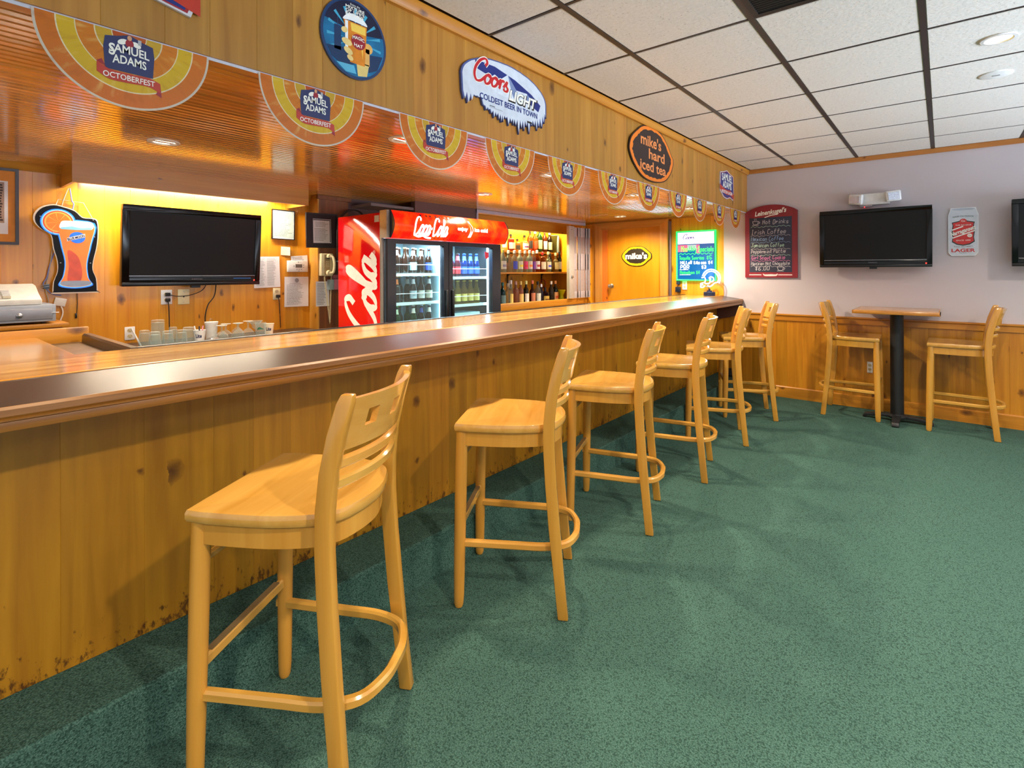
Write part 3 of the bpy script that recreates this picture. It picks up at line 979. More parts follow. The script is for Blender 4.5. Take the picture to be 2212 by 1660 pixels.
# ------------------------------------------------------------------ pub table
tb = thing('pub_table', 'square pub table with wood-grain top on black steel column and cross base', 'table', (-0.325, 5.95, 0))
MB().box(-0.30, 0.30, -0.315, 0.315, 1.012, 1.034).build('table_top', TABLE_W, tb, bevel=0.003)
ed = MB()
for a, b, c_, d in ((-0.307, 0.307, -0.322, -0.308), (-0.307, 0.307, 0.308, 0.322), (-0.307, -0.293, -0.308, 0.308), (0.293, 0.307, -0.308, 0.308)):
    ed.box(a, b, c_, d, 1.002, 1.032)
ed.build('edge_band', wood('table_edge_oak', (206, 140, 58), (166, 98, 30), 'x', 0.1, 0.3, 0.3, cross=30, along=6, tint=0.02, contrast=0.7), tb, bevel=0.006)
MB().lathe([(0.052, 0.06), (0.052, 1.012)], 28).build('column', BLACKM, tb)
bs = MB()
bs.lathe([(0.075, 0.035), (0.075, 0.052), (0.055, 0.066), (0.055, 0.07)], 24)
for a in (0, 90, 180, 270):
    ca, sa = math.cos(R(a)), math.sin(R(a))
    prof = [(0.03, 0.066), (0.16, 0.058), (0.25, 0.04), (0.262, 0.018), (0.262, 0.004), (0.245, 0.004), (0.225, 0.02), (0.12, 0.032), (0.03, 0.034)]
    m = len(prof)
    vs = []
    for s in (-1, 1):
        for r_, z in prof:
            wd = 0.034 - 0.03 * r_
            vs.append((r_ * ca - s * wd * sa, r_ * sa + s * wd * ca, z))
    fs = [tuple(range(m)), tuple(range(m, 2 * m))[::-1]] + [(i, m + i, m + (i + 1) % m, (i + 1) % m) for i in range(m)]
    bs.add(vs, fs)
bs.build('cross_base', BLACKM, tb, bevel=0.003)
MB().box(-0.2, 0.2, -0.03, 0.03, 0.997, 1.012).build('top_plate', BLACKM, tb)

# ------------------------------------------------------------------ recessed lights and ceiling fittings
LENS_ON = mat('lit_lamp_lens', (255, 226, 160), 0.4, emit=5.0)
LENS_DIM = mat('lit_soffit_lens', (255, 236, 205), 0.4, emit=4.0)
def can_light(x, y, z, label, power, color, lens, group, r=0.062, soft=0.045, spot=150):
    t = thing('recessed_light', label, 'ceiling light', (x, y, z), group=group)
    MB().lathe([(r - 0.012, 0.004), (r - 0.012, -0.001), (r - 0.006, -0.006), (r + 0.008, -0.005), (r + 0.010, 0.0)], 28, cap=False).build('trim_ring', WHITE, t)
    MB().lathe([(0.0, 0.002), (r - 0.011, 0.001), (r - 0.011, 0.003)], 24, cap=False).build('lens', lens, t)
    light('lamp', 'SPOT', (0, 0, -0.03), power, color, soft, parent=t, spot=spot, blend=0.6)
    return t
for i, (x, y) in enumerate(ROOM_CANS):
    lab = ['round recessed downlight over the first bar stools', 'round recessed downlight behind the camera end of the bar', 'glowing round recessed downlight in the tiled ceiling near the far wall',
           'round recessed downlight over the middle of the carpet', 'round recessed downlight by the far corner of the carpet', 'round recessed downlight over the carpet behind the camera'][i]
    can_light(x, y, ZC - 0.001, lab, (122, 108, 98, 84, 70, 75)[i], (1.0, 0.86, 0.68), LENS_ON, 'downlights in the tiled ceiling')
for i, (x, y) in enumerate(SOFFIT_CANS):
    lab = ['round downlight in the beadboard soffit over the service end of the bar', 'round downlight in the beadboard soffit above the third pennant', 'round downlight in the beadboard soffit above the fourth and fifth pennants',
           'round downlight in the beadboard soffit above the seventh pennant', 'round downlight in the beadboard soffit above the tenth pennant', 'bright round downlight in the beadboard soffit in front of the door',
           'round downlight in the beadboard soffit by the television', 'round downlight in the beadboard soffit in front of the cooler'][i]
    can_light(x, y, ZS - 0.001, lab, (36, 72, 85, 85, 80, 58, 26, 34)[i], (1.0, 0.84, 0.62), LENS_ON if i == 5 else LENS_DIM, 'downlights in the bar soffit', soft=0.04, spot=155)
spk = thing('ceiling_speaker', 'round white loudspeaker grille set in a ceiling tile', 'speaker', (0.243, 4.138, ZC))
MB().lathe([(0.0, -0.006), (0.065, -0.006), (0.075, -0.003), (0.08, 0.004)], 32, cap=False).build('grille', mat('speaker_grille', (240, 240, 238), 0.6, bump=0.4, bscale=500), spk)
MB().box(-0.018, 0.018, -0.004, 0.004, -0.008, -0.005).build('badge', mat('badge_grey', (120, 120, 120), 0.4), spk)
vt = thing('ceiling_vent', 'black louvred air return grille filling one ceiling panel', 'vent', (GX[2], GY[4], ZC))
w, d = GX[3] - GX[2], GY[5] - GY[4]
fm = MB()
for a in ((0.012, w - 0.012, 0.01, 0.035), (0.012, w - 0.012, d - 0.035, d - 0.01), (0.012, 0.037, 0.035, d - 0.035), (w - 0.037, w - 0.012, 0.035, d - 0.035)):
    fm.box(*a, -0.002, 0.012)
fm.build('frame', BLACKM, vt)
nv_ = 30
lv = MB().prism([(0, 0.014), (0.004, 0.014), (0.012, 0.001), (0.008, 0.001)], 0.037, w - 0.037, 'x').mesh('louver', smooth=False, mats=[BLACKM])
for i in range(nv_):
    put('louver', lv, vt, (0, 0.036 + i * (d - 0.082) / (nv_ - 1), 0))
MB().box(0.03, w - 0.03, 0.03, d - 0.03, 0.015, 0.02).build('backing', mat('vent_dark', (10, 10, 12), 0.9), vt)

# ------------------------------------------------------------------ pennant banner
def pennant_mat():
    m, nt, p, out = _new('pennant_rings_print')
    tc = N(nt, 'ShaderNodeTexCoord')
    ln = N(nt, 'ShaderNodeVectorMath', operation='LENGTH')
    nt.links.new(tc.outputs['Object'], ln.inputs[0])
    rr = _math(nt, 'DIVIDE', ln.outputs['Value'], 0.205)
    cr = N(nt, 'ShaderNodeValToRGB')
    nt.links.new(rr, cr.inputs[0])
    cr.color_ramp.interpolation = 'CONSTANT'
    stops = [(0.0, (190, 80, 12)), (0.19, (226, 212, 170)), (0.203, (206, 166, 44)), (0.375, (226, 212, 170)), (0.388, (214, 126, 20)), (0.575, (230, 218, 176)), (0.588, (220, 182, 28)), (0.765, (234, 222, 186)), (0.778, (212, 116, 24)), (0.967, (214, 204, 188))]
    el = cr.color_ramp.elements
    while len(el) < len(stops):
        el.new(0.5)
    for e, (pos, c_) in zip(el, stops):
        e.position = pos
        e.color = lin(*c_)
    sx = N(nt, 'ShaderNodeSeparateXYZ')
    nt.links.new(tc.outputs['Object'], sx.inputs[0])
    ang = _math(nt, 'ARCTAN2', sx.outputs[1], sx.outputs[0])
    cv = N(nt, 'ShaderNodeCombineXYZ')
    nt.links.new(_math(nt, 'MULTIPLY', ang, 7.0), cv.inputs[0])
    nt.links.new(_math(nt, 'MULTIPLY', rr, 3.0), cv.inputs[1])
    no = N(nt, 'ShaderNodeTexNoise')
    no.inputs['Scale'].default_value = 1.0
    no.inputs['Detail'].default_value = 5
    nt.links.new(cv.outputs[0], no.inputs['Vector'])
    f1 = _math(nt, 'MULTIPLY', _math(nt, 'SUBTRACT', no.outputs['Fac'], 0.56), 4.0, True)
    c_ = _mix(nt, _math(nt, 'MULTIPLY', f1, 0.6), cr.outputs[0], lin(240, 208, 120))
    f2 = _math(nt, 'MULTIPLY', _math(nt, 'SUBTRACT', 0.46, no.outputs['Fac']), 4.0, True)
    c_ = _mix(nt, _math(nt, 'MULTIPLY', f2, 0.5), c_, lin(170, 84, 10))
    nt.links.new(c_, p.inputs['Base Color'])
    p.inputs['Roughness'].default_value = 0.3
    tr = N(nt, 'ShaderNodeBsdfTranslucent')
    nt.links.new(c_, tr.inputs[0])
    mx = N(nt, 'ShaderNodeMixShader')
    mx.inputs[0].default_value = 0.18
    nt.links.new(p.outputs[0], mx.inputs[1])
    nt.links.new(tr.outputs[0], mx.inputs[2])
    nt.links.new(mx.outputs[0], out.inputs[0])
    return m
PENN = pennant_mat()
NAVY = mat('print_navy', (34, 42, 92), 0.35)
NAVYB = mat('print_sign_blue', (24, 44, 120), 0.3)
RED = mat('print_red', (186, 52, 34), 0.35)
CRIM = mat('print_crimson', (150, 30, 44), 0.35)
INK = mat('print_white', (240, 238, 228), 0.4)
INKB = mat('print_black', (14, 13, 14), 0.35)
SKIN = mat('print_skin', (206, 150, 110), 0.5)
ORANGE = mat('print_orange', (232, 122, 30), 0.35)
GOLD = mat('print_gold', (236, 178, 40), 0.35)
DEEPOR = mat('print_deep_orange', (206, 74, 18), 0.35)
FOAM = mat('print_foam', (236, 240, 244), 0.35)

def label_print(s=1.0):
    """blue shield + ribbon with the two-line brewery name, drawn around (0,0), about 0.16 wide"""
    shield = MB().use(NAVY)
    shield.poly([(x * s, y * s) for x, y in [(-0.062, 0.052), (-0.03, 0.060), (0.0, 0.072), (0.03, 0.060), (0.062, 0.052), (0.066, 0.02), (0.062, -0.045), (-0.062, -0.045), (-0.066, 0.02)]], 0.0012)
    # tiny half-figure raising a mug
    shield.use(INK).ellipse(-0.018 * s, 0.046 * s, 0.014 * s, 0.008 * s, 0.0015, 12, 0.5).ellipse(0.018 * s, 0.046 * s, 0.013 * s, 0.008 * s, 0.0015, 12, -0.4)
    shield.use(CRIM).ellipse(0, 0.045 * s, 0.011 * s, 0.013 * s, 0.0017, 12)
    shield.use(SKIN).ellipse(0, 0.062 * s, 0.006 * s, 0.008 * s, 0.0019, 12)
    shield.use(mat('print_pewter', (170, 174, 180), 0.4)).rect(0.022 * s, 0.031 * s, 0.048 * s, 0.064 * s, 0.0017)
    rib = MB().use(RED)
    up = [(-0.082, -0.028), (-0.05, -0.046), (0.0, -0.048), (0.05, -0.046), (0.082, -0.056)]
    lo = [(0.082, -0.086), (0.05, -0.074), (0.0, -0.076), (-0.05, -0.076), (-0.082, -0.060)]
    up, lo = catmull(up, 5), catmull(lo, 5)
    rib.poly([(x * s, y * s) for x, y in up + lo], 0.0016)
    rib.use(CRIM).poly([(x * s, y * s) for x, y in [(0.082, -0.056), (0.086, -0.100), (0.070, -0.092), (0.074, -0.082), (0.082, -0.086)]], 0.0014)
    rib.poly([(x * s, y * s) for x, y in [(-0.082, -0.028), (-0.070, -0.020), (-0.060, -0.040)]], 0.0018)
    return shield, rib

penn = thing('pennant_banner', 'string of eleven half-round orange and yellow beer pennants hung along the soffit edge', 'banner', (XS + 0.006, 3.1, ZS))
zst = 2.056
MB().box(XS + 0.001, XS + 0.004, -0.25, YF - 0.02, zst - 0.004, zst + 0.017).build('strip', mat('white_hem_tape', (206, 208, 222), 0.3), penn)
half = [(0.2045 * math.cos(t), -0.2045 * math.sin(t)) for t in (math.pi * k / 40 for k in range(41))]
pm = MB()
pm.prism(half[::-1], -0.0004, 0.0004, 'z')
pm_me = pm.mesh('pennant', smooth=False, mats=[PENN])
sh, rb = label_print(1.0)
sh_me, rb_me = sh.mesh('shield_print'), rb.mesh('ribbon_print')
lt = MB().use(INK)
lt.text('SAMUEL', 0.0, 0.020, 0.104, 0.026, 0.0021, bold=0.02, arc=0.004)
lt.text('ADAMS', 0.0, -0.012, 0.088, 0.026, 0.0021, bold=0.02, arc=0.004)
lt.text('S', -0.045, 0.016, 0.016, 0.036, 0.0023, bold=0.02)
lt_me = lt.mesh('lettering')
lo_me = MB().use(INK).text('OCTOBERFEST', 0.0, -0.0615, 0.134, 0.017, 0.0021, bold=0.012).mesh('ribbon_lettering')
PY = [0.4284, 0.9806, 1.5533, 2.0764, 2.6019, 3.1596, 3.7176, 4.2919, 4.7983, 5.3464, 5.8761]
for i, y in enumerate(PY):
    p_ = put('pennant', pm_me, penn, (XS + 0.0085 + 0.001 * (i % 2), y, zst), ROT_X)
    p_.scale = (0.985, 1, 1) if i < 7 else (0.94, 1, 1)
    for nm, me in (('shield_print', sh_me), ('ribbon_print', rb_me), ('lettering', lt_me), ('ribbon_lettering', lo_me)):
        put(nm, me, p_, (0.0, -0.066, 0)).scale = (0.9, 0.9, 1)
adopt(penn)

t = thing('dark_bundle', 'small dark bundle with a red tag at the end of the carpeted step', 'bundle', (-1.865, 6.17, 0.1905))
MB().lathe([(0.0, 0.0), (0.070, 0.0), (0.086, 0.022), (0.080, 0.055), (0.052, 0.078), (0.0, 0.086)], 18).build('bundle_body', mat('dark_teal_fabric', (26, 34, 36), 0.7, bump=0.4, bscale=60), t)
MB().box(0.045, 0.062, -0.035, -0.020, 0.060, 0.082).build('tag', mat('red_tag', (150, 40, 36), 0.5), t, bevel=0.002)
# ------------------------------------------------------------------ signs on the soffit fascia
XF = XS + 0.003
def board(name, label, cat, pts, t, m, loc, rot, edge=None):
    o = MB()
    o.use(m).prism(pts if sum(pts[i][0] * pts[(i + 1) % len(pts)][1] - pts[(i + 1) % len(pts)][0] * pts[i][1] for i in range(len(pts))) > 0 else pts[::-1], 0, t, 'z')
    ob = o.build(name, None, None, smooth=False, loc=loc, rot=rot)
    return tag(ob, label, cat)
def oval(rx, ry, n=48, cx=0, cy=0):
    return [(cx + rx * math.cos(2 * math.pi * k / n), cy + ry * math.sin(2 * math.pi * k / n)) for k in range(n)]

# round tin sign: a hand holding up a pint
o = board('round_tin_sign', 'round blue tin beer sign showing a hand holding a pint glass', 'sign', oval(0.142, 0.150), 0.010, mat('tin_rim_blue', (22, 58, 104), 0.2, coat=0.4), (XF + 0.008, 1.136, 2.281), ROT_X)
o.rotation_euler = (R(90), 0, R(90))
pr = MB().use(mat('tin_sky_blue', (16, 104, 152), 0.25, var=0.25, vscale=22))
Z = 0.0104
pr.poly(oval(0.132, 0.140), Z)
pr.use(mat('tin_night', (16, 26, 58), 0.25, var=0.2, vscale=14)).poly([(0.132 * math.cos(t), 0.140 * math.sin(t)) for t in (math.pi * (0.10 + 0.80 * k / 24) for k in range(25))] + [(-0.04, 0.03), (0.05, 0.03)], Z + .0003)
ray = mat('tin_ray', (60, 160, 196), 0.3)
for k in range(11):
    a = -0.55 + k * 0.42
    pr.use(ray).poly([(0.045 * math.cos(a), 0.0 + 0.045 * math.sin(a)), (0.118 * math.cos(a - .05), 0.118 * math.sin(a - .05)), (0.118 * math.cos(a + .05), 0.118 * math.sin(a + .05))], Z + .0004)
town = mat('tin_town', (18, 52, 92), 0.3)
pr.use(town).rect(-0.088, -0.06, -0.06, 0.03, Z + .0006).poly([(-0.12, -0.055), (-0.02, -0.04), (0.0, -0.09), (-0.04, -0.12), (-0.10, -0.09)], Z + .0006).poly([(0.06, -0.04), (0.125, -0.03), (0.10, -0.09), (0.06, -0.11)], Z + .0006)
pr.rect(-0.0755, -0.0725, 0.03, 0.06, Z + .0006)
pr.use(mat('tin_pale', (90, 176, 210), 0.3)).poly([(-0.08, -0.105), (-0.005, -0.10), (0.005, -0.13), (-0.04, -0.132)], Z + .0007)
# arm, glass, fingers
pr.use(mat('tin_arm', (222, 196, 120), 0.4)).poly([(0.005, -0.085), (0.062, -0.08), (0.052, -0.128), (0.012, -0.136)], Z + .0008)
pr.use(mat('tin_arm2', (226, 172, 92), 0.4)).ellipse(0.058, -0.018, 0.020, 0.020, Z + .0008).rect(0.035, 0.064, -0.085, -0.02, Z + .0008)
pr.use(mat('tin_ale', (214, 128, 30), 0.35, var=0.2, vscale=30)).poly([(-0.050, 0.062), (0.052, 0.062), (0.042, -0.092), (-0.022, -0.092)], Z + .001)
pr.use(mat('tin_ale_light', (244, 200, 84), 0.35)).poly([(-0.02, 0.058), (0.046, 0.058), (0.046, 0.028), (-0.016, 0.028)], Z + .0012).poly([(0.026, -0.02), (0.034, -0.02), (0.033, -0.07)], Z + .0012)
pr.use(FOAM).poly(catmull([(-0.053, 0.062), (-0.03, 0.088), (0.0, 0.094), (0.035, 0.086), (0.054, 0.066), (0.02, 0.066), (-0.02, 0.066)], 5, True), Z + .0012).rect(-0.043, -0.031, -0.05, 0.06, Z + .0013)
pr.use(CRIM).ellipse(0.014, -0.006, 0.031, 0.029, Z + .0014)
pr.use(mat('tin_finger', (232, 204, 132), 0.4)).ellipse(-0.046, 0.022, 0.014, 0.011, Z + .0016, 16, .3).ellipse(-0.036, -0.020, 0.022, 0.013, Z + .0016, 16, -.2).ellipse(-0.030, -0.052, 0.020, 0.012, Z + .0016, 16, -.4).ellipse(-0.022, -0.076, 0.014, 0.010, Z + .0016, 16, -.4)
pr.build('printed_face', None, o)
l_ = MB().use(INK)
l_.text('Enjoy the', 0.0, 0.126, 0.042, 0.010, Z + .0012, shear=0.2)
l_.text('MIXTURE', 0.0, 0.1145, 0.082, 0.0115, Z + .0012, bold=0.02).text("OF LIFE'S", 0.0, 0.102, 0.082, 0.0105, Z + .0012, bold=0.02).text('ELIXIR', 0.0, 0.088, 0.082, 0.0135, Z + .0014, bold=0.02)
l_.build('slogan_lettering', None, o)
l_ = MB().use(INK)
l_.text('MAGIC', 0.014, 0.005, 0.052, 0.013, Z + .0018, bold=0.02, arc=0.004).text('HAT', 0.014, -0.018, 0.038, 0.012, Z + .0018, bold=0.02, arc=-0.003)
l_.build('lettering', None, o)

# ice-shaped light beer sign
random.seed(5)
top = [(0.336 * math.cos(t), 0.03 + 0.132 * math.sin(t) * (1.0 + 0.02 * random.random())) for t in (math.pi * k / 30 for k in range(31))]
bot = []
xs = -0.336
ic = [(-0.336, 0.03)]
prof = lambda x: 0.02 - 0.128 * math.sqrt(max(0, 1 - (x / 0.34) ** 2)) if x > -0.20 else -0.055
x = -0.330
while x < 0.33:
    w = random.uniform(0.014, 0.026)
    ln = random.uniform(0.02, 0.075) * (1.0 if (x < -0.24 or x > -0.02) else 0.5)
    b = prof(x)
    if -0.26 < x < -0.18:
        ln = 0.004
    ic += [(x, b), (x + w * 0.5, b - ln)]
    x += w
ic.append((0.336, 0.02))
ice = [(p[0], p[1]) for p in top[::-1]] + ic[::-1][1:-1]
ice = [(p[0], p[1]) for p in ice]
o = board('ice_beer_sign', 'ice-shaped silver and blue light beer sign with icicles', 'sign', ice, 0.012, mat('ice_edge', (70, 84, 140), 0.35, var=0.2, vscale=60), (XF + 0.010, 2.03, 2.292), ROT_X)
pr = MB().use(mat('ice_face', (206, 214, 226), 0.35, var=0.10, vscale=26))
Z = 0.0124
pr.poly([(0.97 * x, 0.01 + 0.96 * (y - 0.01)) for x, y in ice], Z)
pr.use(NAVYB).poly([(-0.24, 0.118), (-0.10, 0.124), (0.06, 0.10), (0.20, 0.06), (0.28, 0.02), (0.26, -0.02), (0.14, 0.02), (0.02, 0.05), (-0.10, 0.06), (-0.24, 0.08)], Z + .0004)
mt = mat('ice_mountain', (214, 222, 234), 0.35, var=0.12, vscale=40)
pr.use(mt).poly([(-0.16, 0.045), (-0.10, 0.085), (-0.06, 0.07), (0.0, 0.112), (0.03, 0.085), (0.07, 0.05), (0.16, 0.055), (0.20, 0.03), (0.16, -0.02), (-0.12, 0.0)], Z + .0006)
pr.use(mat('ice_shade', (120, 138, 178), 0.35)).poly([(0.0, 0.112), (0.03, 0.085), (0.07, 0.05), (0.05, 0.0), (0.03, 0.03)], Z + .0008).poly([(0.16, 0.055), (0.20, 0.03), (0.18, -0.01), (0.15, 0.02)], Z + .0008)
pr.build('printed_face', None, o)
l_ = MB()
tf = lambda x, y: (x, y - 0.28 * (x + 0.24))
l_.use(INK)
script(l_, 'Coors', -0.272, 0.022, 0.048, Z + .0012, 0.50, 0.22, nib=(0.8, 1.0))
l_.use(mat('print_coors_red', (196, 34, 42), 0.3))
script(l_, 'Coors', -0.272, 0.022, 0.048, Z + .0018, 0.34, 0.22, nib=(0.6, 1.0))
l_.use(INKB).text('LIGHT', 0.128, 0.010, 0.235, 0.066, Z + .0012, shear=0.25, bold=0.06)
l_.use(INK).text('LIGHT', 0.125, 0.013, 0.222, 0.056, Z + .0016, shear=0.25, bold=0.035)
l_.build('lettering', None, o)
l_ = MB()
l_.use(NAVYB).text('COLDEST BEER IN TOWN', 0.02, -0.045, 0.46, 0.030, Z + .0012, bold=0.02)
l_.use(INKB).rect(-0.14, -0.10, -0.079, -0.076, Z + .0012).rect(-0.14, -0.04, -0.085, -0.084, Z + .0012).rect(0.16, 0.20, -0.098, -0.088, Z + .0012)
l_.build('slogan_lettering', None, o)

# lemon-shaped iced tea sign
lem = catmull([(-0.395, 0.0), (-0.36, 0.075), (-0.27, 0.14), (-0.16, 0.195), (0.0, 0.21), (0.16, 0.19), (0.28, 0.125), (0.36, 0.05), (0.395, 0.02), (0.385, -0.04), (0.32, -0.12), (0.2, -0.185), (0.0, -0.21), (-0.18, -0.19), (-0.31, -0.12), (-0.375, -0.055)], 5, True)
o = board('lemon_iced_tea_sign', 'dark lemon-shaped iced tea sign with ragged orange border on the soffit', 'sign', lem, 0.012, mat('tea_sign_edge', (28, 16, 12), 0.4), (XF + 0.010, 3.76, 2.289), ROT_X)
pr = MB().use(ORANGE).poly([(0.97 * x, 0.965 * y) for x, y in lem], 0.0124)
random.seed(8)
rag = [(x * (0.865 + random.uniform(-.02, .02)), y * (0.85 + random.uniform(-.03, .03))) for x, y in lem]
pr.use(mat('tea_black', (38, 26, 26), 0.4)).poly(rag, 0.0129)
pr.build('printed_face', None, o)
l_ = MB().use(mat('tea_letter_orange', (226, 136, 72), 0.4))
l_.text("mike's", -0.03, 0.093, 0.36, 0.088, 0.0134, bold=0.022).text('hard', 0.07, -0.002, 0.29, 0.080, 0.0134, bold=0.022).text('iced tea', 0.01, -0.098, 0.46, 0.078, 0.0134, bold=0.022)
l_.build('lettering', None, o)

# two blue lager shields on the fascia
def lager_shield(name, label, y, z, s):
    pts = [(-0.205, 0.11), (-0.10, 0.125), (0.0, 0.15), (0.10, 0.125), (0.205, 0.11), (0.215, 0.02), (0.22, -0.085), (0.20, -0.145), (0.10, -0.125), (0.0, -0.148), (-0.10, -0.140), (-0.20, -0.085), (-0.22, -0.06)]
    pts = [(a * s, b * s) for a, b in pts]
    o = board(name, label, 'sign', pts, 0.010, mat('shield_rim', (206, 204, 210), 0.35), (XF + 0.010, y, z), ROT_X)
    pr = MB().use(CRIM).poly([(0.955 * a, 0.945 * b) for a, b in pts], 0.0104)
    pr.use(NAVYB).poly([(0.92 * a, 0.90 * b) for a, b in pts], 0.0107)
    up = catmull([(-0.225, -0.015), (-0.1, -0.045), (0.0, -0.055), (0.1, -0.05), (0.225, -0.085)], 5)
    lo = catmull([(0.225, -0.135), (0.1, -0.10), (0.0, -0.105), (-0.1, -0.095), (-0.225, -0.065)], 5)
    pr.use(RED).poly([(a * s, b * s) for a, b in up + lo], 0.0112)
    pr.build('printed_face', None, o)
    l_ = MB().use(INK).text('SAMUEL', 0, 0.065 * s, 0.33 * s, 0.075 * s, 0.0116, bold=0.02, arc=0.01).text('ADAMS', 0, -0.010 * s, 0.28 * s, 0.070 * s, 0.0116, bold=0.02, arc=0.008)
    l_.build('lettering', None, o)
    MB().use(INK).text('BOSTON LAGER', 0, -0.080 * s, 0.34 * s, 0.032 * s, 0.0118, bold=0.02).build('ribbon_lettering', None, o)
    return o
lager_shield('lager_shield_sign', 'small blue lager shield sign with red ribbon beside the far wall', 5.55, 2.283, 1.0)
lager_shield('lager_shield_sign', 'blue lager shield sign cut by the picture edge above the first pennant', 0.372, 2.303, 1.02)

# ------------------------------------------------------------------ far wall: chalkboard menu
YW = YF - 0.003
arch = [(-0.268, -0.41), (0.268, -0.41), (0.268, 0.325)] + catmull([(0.268, 0.325), (0.22, 0.355), (0.12, 0.390), (0.0, 0.402), (-0.12, 0.390), (-0.22, 0.355), (-0.268, 0.325)], 4)[1:]
o = board('chalkboard_menu', 'arched red wooden chalkboard listing hot drinks in coloured chalk', 'chalkboard', arch, 0.022, wood('red_stained_board', (150, 26, 52), (120, 16, 38), 'y', 0.0, 0.35, 0.2, cross=20, along=2, tint=0.02), (-1.472, YW, 1.725), ROT_Y)
MB().box(-0.221, 0.214, -0.350, 0.262, 0.0222, 0.0232).build('slate', mat('slate_blue_black', (48, 52, 72), 0.6, var=0.12, vscale=8), o, bevel=0.0004)
l_ = MB().use(INK)
l_.text("Leinenkugel's", 0.0, 0.315, 0.32, 0.072, 0.0236, shear=0.25, bold=0.025, rot=0.10)
l_.stroke([(-0.06, 0.262), (0.0, 0.283), (0.07, 0.292)], 0.009, 0.0238)
l_.build('lettering', None, o)
l_ = MB()
l_.use(mat('print_cream', (232, 214, 210), 0.5)).rect(-0.225, -0.095, -0.384, -0.374, 0.0226).rect(0.075, 0.215, -0.384, -0.374, 0.0226)
l_.poly(catmull([(-0.08, -0.365), (-0.06, -0.374), (0.0, -0.372), (0.05, -0.374), (0.07, -0.365), (0.06, -0.390), (0.0, -0.394), (-0.065, -0.390)], 4, True), 0.0228)
l_.build('canoe_print', None, o)
random.seed(3)
ck = MB()
cw = mat('chalk_white', (204, 204, 212), 0.8)
cb = mat('chalk_blue', (150, 190, 236), 0.8)
cg = mat('chalk_green', (186, 226, 206), 0.8)
cp = mat('chalk_pink', (226, 130, 186), 0.8)
zc = 0.0238
def wave(y, x0=-0.205, x1=0.2, n=9, a=0.005):
    ck.stroke(catmull([(x0 + (x1 - x0) * i / (2 * n), y + (a if i % 2 else -a) + 0.004 * math.sin(i)) for i in range(2 * n + 1)], 3), 0.0028, zc)
rows = [("Hot Drinks", -0.085, 0.190, 0.046, 0.27, cw), ("Irish Coffee", -0.20, 0.078, 0.050, 0.36, cw), ("Mexican Coffee", -0.205, 0.004, 0.042, 0.34, cb), ("Jamaican Coffee", -0.20, -0.066, 0.040, 0.34, cg),
        ("Peppermint Pattie", -0.205, -0.136, 0.042, 0.36, cw), ("Girl Scout Cookie", -0.20, -0.204, 0.038, 0.35, cp), ("Mexican Hot Chocolate", -0.205, -0.268, 0.036, 0.40, cw), ("$6.00", -0.165, -0.328, 0.042, 0.16, cw)]
for s, x, y, h, w, m in rows:
    ck.use(m)
    hand(ck, s, x, y, h, w, zc, 0.0040, 0.12, 0.003)
for y, m in ((0.160, cg), (0.060, cw), (-0.016, cb), (-0.090, cw), (-0.160, cg), (-0.222, cp), (-0.284, cw)):
    ck.use(m)
    wave(y)
ck.use(cw)
for cx, cy in ((-0.155, 0.205), (0.10, -0.312)):   # two little steaming cups
    ck.stroke([(cx - 0.03, cy + 0.02), (cx + 0.03, cy + 0.02)], 0.004, zc)
    ck.stroke(catmull([(cx - 0.03, cy + 0.02), (cx - 0.022, cy - 0.012), (cx, cy - 0.018), (cx + 0.022, cy - 0.012), (cx + 0.03, cy + 0.02)], 4), 0.004, zc)
    ck.stroke(catmull([(cx + 0.028, cy + 0.012), (cx + 0.044, cy + 0.010), (cx + 0.040, cy - 0.006), (cx + 0.024, cy - 0.008)], 4), 0.004, zc)
    ck.stroke([(cx - 0.034, cy - 0.024), (cx + 0.034, cy - 0.024)], 0.004, zc)
    for d in (-0.012, 0.004):
        ck.stroke(catmull([(cx + d, cy + 0.028), (cx + d + 0.005, cy + 0.036), (cx + d, cy + 0.044), (cx + d + 0.004, cy + 0.052)], 3), 0.003, zc)
ck.build('chalk_writing', None, o)

